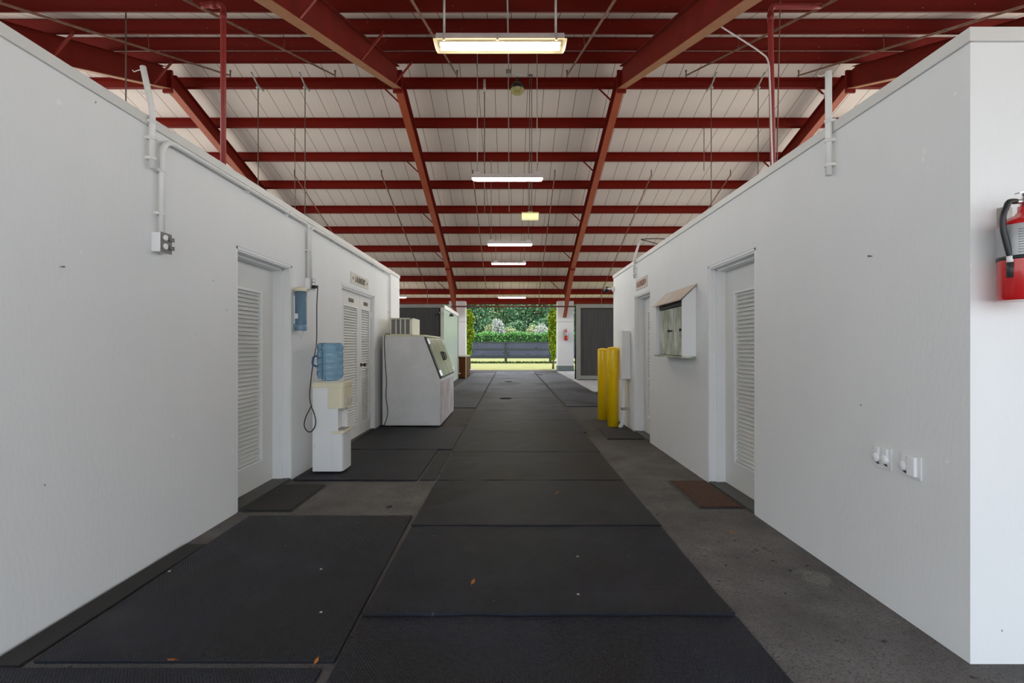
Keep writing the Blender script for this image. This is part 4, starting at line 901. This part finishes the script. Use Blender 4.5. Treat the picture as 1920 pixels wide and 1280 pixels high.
hang_light(X(956, 16.5), 16.5, 4.655, 1.49, 'third hanging light along the aisle, thick glowing strip', pf(16.5), rods=(X(921, 16.5), X(991, 16.5)), h=.14)
hang_light(X(953.5, 21), 21, 4.77, 1.47, 'fourth hanging light along the aisle, thin strip', pf(21), rods=(X(929.6, 21), X(983, 21)))
hang_light(X(960, 25.6), 25.6, 3.79, 1.43, 'fifth hanging strip light, lowest and farthest', pf(25.6), rods=(X(936.5, 25.6), X(982, 25.6)))
hang_light(X(994, 13.3), 13.3, 4.70, .46, 'small boxy yellowish lamp on a rod right of centre', pf(13.3) + .1, style='box', rods=(X(993, 13.3), X(997, 13.3)), name='box_light', group='small box lamps', h=.17)
hang_light(-6.1, 25.6, 3.80, 1.4, 'far left lane strip light peeping past the left wall corner', pf(25.6), rods=(-6.66, -5.52))
t = thing('hanger_rod', (X(908.5, 13.3), 13.3, 4.86), 'bare hanger rod left of centre ending in the air', 'rod')
MB().tube([(X(908.5, 13.3), 13.3, 4.86), (X(908.5, 13.3), 13.3, 8.35)], .012, 8).build('rod', M_darkrod, t)
MB().tube([(X(908.5, 13.3), 13.3, 8.1), (X(908.5, 13.3), 13.3, 8.45)], .035, 10).build('conduit_clamp', M_galv, t)
for (px, D, zb, nm) in ((484, 13.3, 4.2, 'left pair, outer'), (572, 13.3, 4.2, 'left pair, inner'), (1333.5, 13.3, 4.2, 'right pair, inner'), (1421.5, 13.3, 4.2, 'right pair, outer')):
    x_ = X(px, D); t = thing('hanger_rod', (x_, D, zb), 'long ridge hanger rod of a side lane, %s' % nm, 'rod', 'ridge hanger rods')
    MB().tube([(x_, D, zb), (x_, D, 8.25)], .012, 8).build('rod', M_darkrod, t)
    MB().tube([(x_ - .0, D - .35, 8.45), (x_, D, 8.28), (x_, D + .3, 8.3)], .02, 6).lathe([(.045, 8.2), (.06, 8.23), (.03, 8.3), (0, 8.3)], (x_, D, 0), 10).build('clamp', M_galv, t)
for (px, D, zb, lab) in ((236, 8.3, 4.6, 'thin hanger rod near the top left of the roof'), (553, 15.0, 4.2, 'thin hanger rod right of the left lane pair'), (1320, 15.0, 4.2, 'thin hanger rod left of the right lane pair')):
    x_ = X(px, D); tag(MB().tube([(x_, D, zb if px != 1320 else 6.6), (x_, D, (pn(D) if D < 13 else pf(D)))], .011, 6).build('hanger_rod', M_darkrod), lab, 'rod')

# caged bell lamp under the first purlin
cx2, cd = X(970, 13.35), 13.35; zc = Z(166, 13.35)
t = thing('bell_lamp', (cx2, cd, zc - .2), 'dark hooded bell lamp with yellowish base under the ridge', 'lamp')
b = MB(); b.lathe([(.22, -.03), (.2, .06), (.12, .14), (.03, .17), (.03, .3)], (cx2, cd, zc), 6, smooth=False); b.build('hood', M_blackp, t)
MB().lathe([(.2, -.03), (.17, -.1), (.1, -.15), (0, -.16)], (cx2, cd, zc), 8, smooth=False).build('lower_glass', mat('yellowed_glass', lin((168, 160, 100)), .3), t)
g = MB()
for k in range(6):
    a = math.pi * k / 3; g.bar((cx2 + .215 * math.cos(a), cd + .215 * math.sin(a), zc - .02), (cx2 + .1 * math.cos(a), cd + .1 * math.sin(a), zc - .15), .01, .01)
g.build('cage_ribs', M_darkrod, t)

# ------------------------------------------------------------------ beyond the far opening
def leaves(pts, size, name, m, parent=None, up=0.0):
    n = len(pts); r = RNG
    nrm = r.normal(size=(n, 3)); nrm[:, 2] += up; nrm /= np.linalg.norm(nrm, axis=1)[:, None]
    t1 = np.cross(nrm, r.normal(size=(n, 3))); t1 /= np.linalg.norm(t1, axis=1)[:, None]; t2 = np.cross(nrm, t1)
    sz = size * r.uniform(.6, 1.35, size=(n, 1)); t1 = t1 * sz; t2 = t2 * sz * .55; bow = nrm * sz * .18
    V = np.stack([pts - t1, pts - t2 + bow, pts + t1, pts + t2 + bow], 1).reshape(-1, 3)
    org = V.mean(0); org[2] = V[:, 2].min()
    me = bpy.data.meshes.new(name); me.vertices.add(4 * n); me.vertices.foreach_set('co', (V - org).ravel())
    me.loops.add(4 * n); me.loops.foreach_set('vertex_index', np.arange(4 * n)); me.polygons.add(n)
    me.polygons.foreach_set('loop_start', np.arange(0, 4 * n, 4)); me.polygons.foreach_set('loop_total', np.full(n, 4)); me.update(); me.validate()
    me.materials.append(m); o = bpy.data.objects.new(name, me); COL.objects.link(o)
    o.parent = parent; o.location = Vector(org) - (Vector(parent.location) if parent else Vector((0, 0, 0)))
    return o
def blob(c, rad, n):
    d = RNG.normal(size=(n, 3)); d /= np.linalg.norm(d, axis=1)[:, None]
    return np.array(c) + d * np.array(rad) * (RNG.uniform(.35, 1, size=(n, 1)) ** .5)
def tree(x, y, h, spread, m, label, n=5200, size=.26, low=.22):
    t = thing('tree', (x, y, -.03), label, 'tree', 'trees beyond the paddock')
    b = MB(); lean = random.uniform(-.4, .4)
    trunk = [(x, y, -.03), (x + lean * .2, y, h * .2), (x + lean * .6, y, h * .45), (x + lean, y, h * .8)]
    b.tube(trunk, [h * .028, h * .022, h * .016, h * .006], 10)
    for k in range(6):
        a = random.uniform(0, 6.28); z = h * random.uniform(.22, .5)
        b.tube([(x + lean * .3, y, z), (x + lean * .3 + math.cos(a) * spread * .35, y + math.sin(a) * spread * .35, z + h * .12), (x + math.cos(a) * spread * .7, y + math.sin(a) * spread * .7, z + h * .25)], [h * .012, h * .008, h * .003], 7)
    b.build('trunk', M_bark, t)
    P = [blob((x + lean, y, h * .72), (spread * .6, spread * .6, h * .27), n // 4)]
    for k in range(9):
        a = 2 * math.pi * k / 9 + random.uniform(-.3, .3); rr = spread * random.uniform(.45, .75); z = h * random.uniform(low + .1, .7)
        P.append(blob((x + math.cos(a) * rr, y + math.sin(a) * rr, z), (spread * .38, spread * .38, h * .13), n // 12))
    leaves(np.concatenate(P), size, 'crown', m, t, up=.5)
tree(-7.2, 78, 14, 5.4, L_dark, 'dense dark green tree left in the far opening', 12000, size=.2)
tree(3.0, 82, 15, 5.8, L_dark, 'dark green spreading tree in the middle of the far opening', 13000, size=.2)
tree(-2.2, 92, 16, 5.0, L_mid, 'lighter green tall tree behind the silver shrub', 9000, size=.22)
tree(9.2, 88, 14, 5.2, L_mid, 'light green tree right in the far opening', 9000, size=.22)
tree(-14, 84, 15, 6, L_mid, 'tree hidden mostly by the left pillar', 4000)
tree(16, 82, 15, 6, L_dark, 'tree seen in the slit right of the right pillar', 4000)
tree(-0.5, 104, 21, 8.5, L_mid, 'tallest pale green tree at the very back', 6000, size=.4)
tree(-14, 106, 21, 9, L_dark, 'tall dark back row tree on the left', 5000, size=.4)
tree(13, 106, 21, 9, L_dark, 'tall dark back row tree on the right', 5000, size=.4)
tree(-27, 92, 18, 8, L_dark, 'large tree beyond the fence far to the left', 3000, size=.4)
tree(29, 92, 18, 8, L_mid, 'large tree beyond the fence far to the right', 3000, size=.4)
for k, (x_, y_, h_, w_, m_, lb) in enumerate([(-9.5, 74, 7.5, 3.2, L_dark, 'rounded dark bush at the left end of the bushes behind the hedge'), (-4.4, 75, 5.4, 2.6, L_dark, 'rounded dark green bush left of the centre tree'), (.4, 76, 5.0, 2.6, L_dark, 'rounded dark green bush under the centre tree'), (5.0, 75, 5.6, 2.8, L_dark, 'rounded dark green bush right of the centre tree'), (9.8, 74, 7.2, 3.2, L_dark, 'rounded dark bush at the right end of the bushes behind the hedge'), (-15, 76, 7.5, 3.6, L_mid, 'rounded bush past the left end of the hedge'), (15.4, 76, 7.5, 3.6, L_dark, 'rounded bush past the right end of the hedge')]):
    t = thing('bush', (x_, y_, -.03), lb, 'bush', 'rounded bushes behind the hedge')
    MB().tube([(x_, y_, -.03), (x_ + .1, y_, h_ * .3), (x_ - .1, y_, h_ * .7)], [.16, .11, .04], 8).build('stem', M_bark, t)
    leaves(np.concatenate([blob((x_, y_, h_ * .5), (w_, w_ * .6, h_ * .5), 6500), blob((x_ + .8, y_ - .5, h_ * .75), (w_ * .5, w_ * .4, h_ * .3), 1500)]), .17, 'foliage', m_, t, up=.5)
def shrub(x, y, h, w, m, label, n=2600, size=.12):
    t = thing('shrub', (x, y, -.03), label, 'shrub', 'shrubs above the hedge')
    b = MB()
    for k in range(5): b.tube([(x, y, -.03), (x + random.uniform(-.3, .3) * w, y, h * .4), (x + random.uniform(-.7, .7) * w, y + random.uniform(-.4, .4), h * .85)], [.07, .04, .015], 6)
    b.build('stem', M_bark, t)
    P = [blob((x, y, h * .5), (w, w * .7, h * .5), n // 2)] + [blob((x + random.uniform(-.6, .6) * w, y + random.uniform(-.4, .4) * w, h * random.uniform(.5, .85)), (w * .45, w * .45, h * .2), n // 6) for _ in range(3)]
    leaves(np.concatenate(P), size, 'foliage', m, t, up=.6)
shrub(-1.65, 66, 5.0, .95, L_silver, 'silvery upright shrub left of centre above the hedge')
shrub(-2.8, 68, 4.4, 1.1, L_pale, 'pale yellow green shrub left of the silvery one')
shrub(.1, 68, 3.9, 1.4, L_pale, 'pale low shrub between the silvery shrub and the dark tree')
shrub(3.0, 67, 4.3, 1.3, L_pale, 'pale pinkish green shrub right of centre')
shrub(4.0, 65, 4.4, 1.0, L_silver, 'silvery shrub right of centre above the hedge')
shrub(5.4, 67, 4.0, 1.2, L_pale, 'pale shrub at the right end of the opening')
shrub(-5.6, 68, 3.6, 1.0, L_pale, 'pale shrub by the left dark tree')
# hedge
pts = np.stack([RNG.uniform(-16, 16, 26000), 60 + RNG.uniform(-.7, .7, 26000), RNG.uniform(-.0, 1, 26000) ** .8 * 2.95], 1)
pts[:, 2] += .12 * np.sin(pts[:, 0] * 1.7) * (pts[:, 2] > 2)
t = thing('hedge', (0, 60, -.03), 'long clipped green hedge behind the grey wall', 'hedge')
leaves(pts, .12, 'foliage', L_hedge, t, up=.7)
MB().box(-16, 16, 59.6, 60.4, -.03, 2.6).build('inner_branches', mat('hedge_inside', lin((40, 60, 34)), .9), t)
tag(MB().box(-30, 30, 55, 55.3, -.03, 1.6).build('low_wall', M_greywall), 'long mottled grey low wall behind the paddock fence', 'wall')
# fence
t = thing('paddock_fence', (-.4, 39, -.03), 'dark post and rail paddock fence beyond the opening', 'fence')
for k in range(-5, 6):
    xx = -.4 + 3.5 * k; MB().box(xx - .1, xx + .1, 38.93, 39.12, -.03, 1.68).build('post', M_fence, t, bevel=.01)
for (za, zb_) in ((1.52, 1.66), (.97, 1.13), (.38, .58)):
    MB().box(-18, 18, 38.885, 38.93, za, zb_).build('rail', M_fence, t)
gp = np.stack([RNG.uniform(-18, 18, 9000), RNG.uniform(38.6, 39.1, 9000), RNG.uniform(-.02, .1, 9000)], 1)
tag(leaves(gp, .07, 'rail_shadow_grass', mat_leaf('rail_shadow_blade', (50, 70, 24), (74, 92, 36), (96, 112, 50))), 'dark grass strip painting in the rail shadow at the foot of the paddock fence', 'grass', kind='stuff')  # added dark blades stand in for the shadow of the fence rails
# vines on the far side of the pillars
def vine(x, label, z0, z1):
    t = thing('climbing_vine', (x, 29.1, -.03), label, 'vine', 'climbing vines at the far opening')
    st = MB()
    for k in range(5): st.tube([(x + random.uniform(-.08, .08), 29.1, -.03), (x + random.uniform(-.1, .1), 29.1, z1 * .5), (x + random.uniform(-.1, .1), 29.1, z1 * .95)], [.02, .015, .008], 6)
    st.build('stem', M_bark, t)
    n = 5200; z = RNG.uniform(z0, z1, n); a = RNG.uniform(0, 6.28, n); prof = np.clip((z - z0) / 1.0, .45, 1) * np.clip((z1 - z) / .3, .45, 1)
    r = .27 * prof * RNG.uniform(.5, 1.05, n) * (1 + .2 * np.sin(z * 7))
    leaves(np.stack([x + r * np.cos(a), 29.1 + r * np.sin(a), z], 1), .06, 'foliage', L_vine, t, up=.8)
vine(X(879.5, 29.1), 'bright green vine column at the left of the opening', .75, 3.45)
vine(X(1037, 29.1), 'bright green vine column at the right of the opening', .5, 3.5)
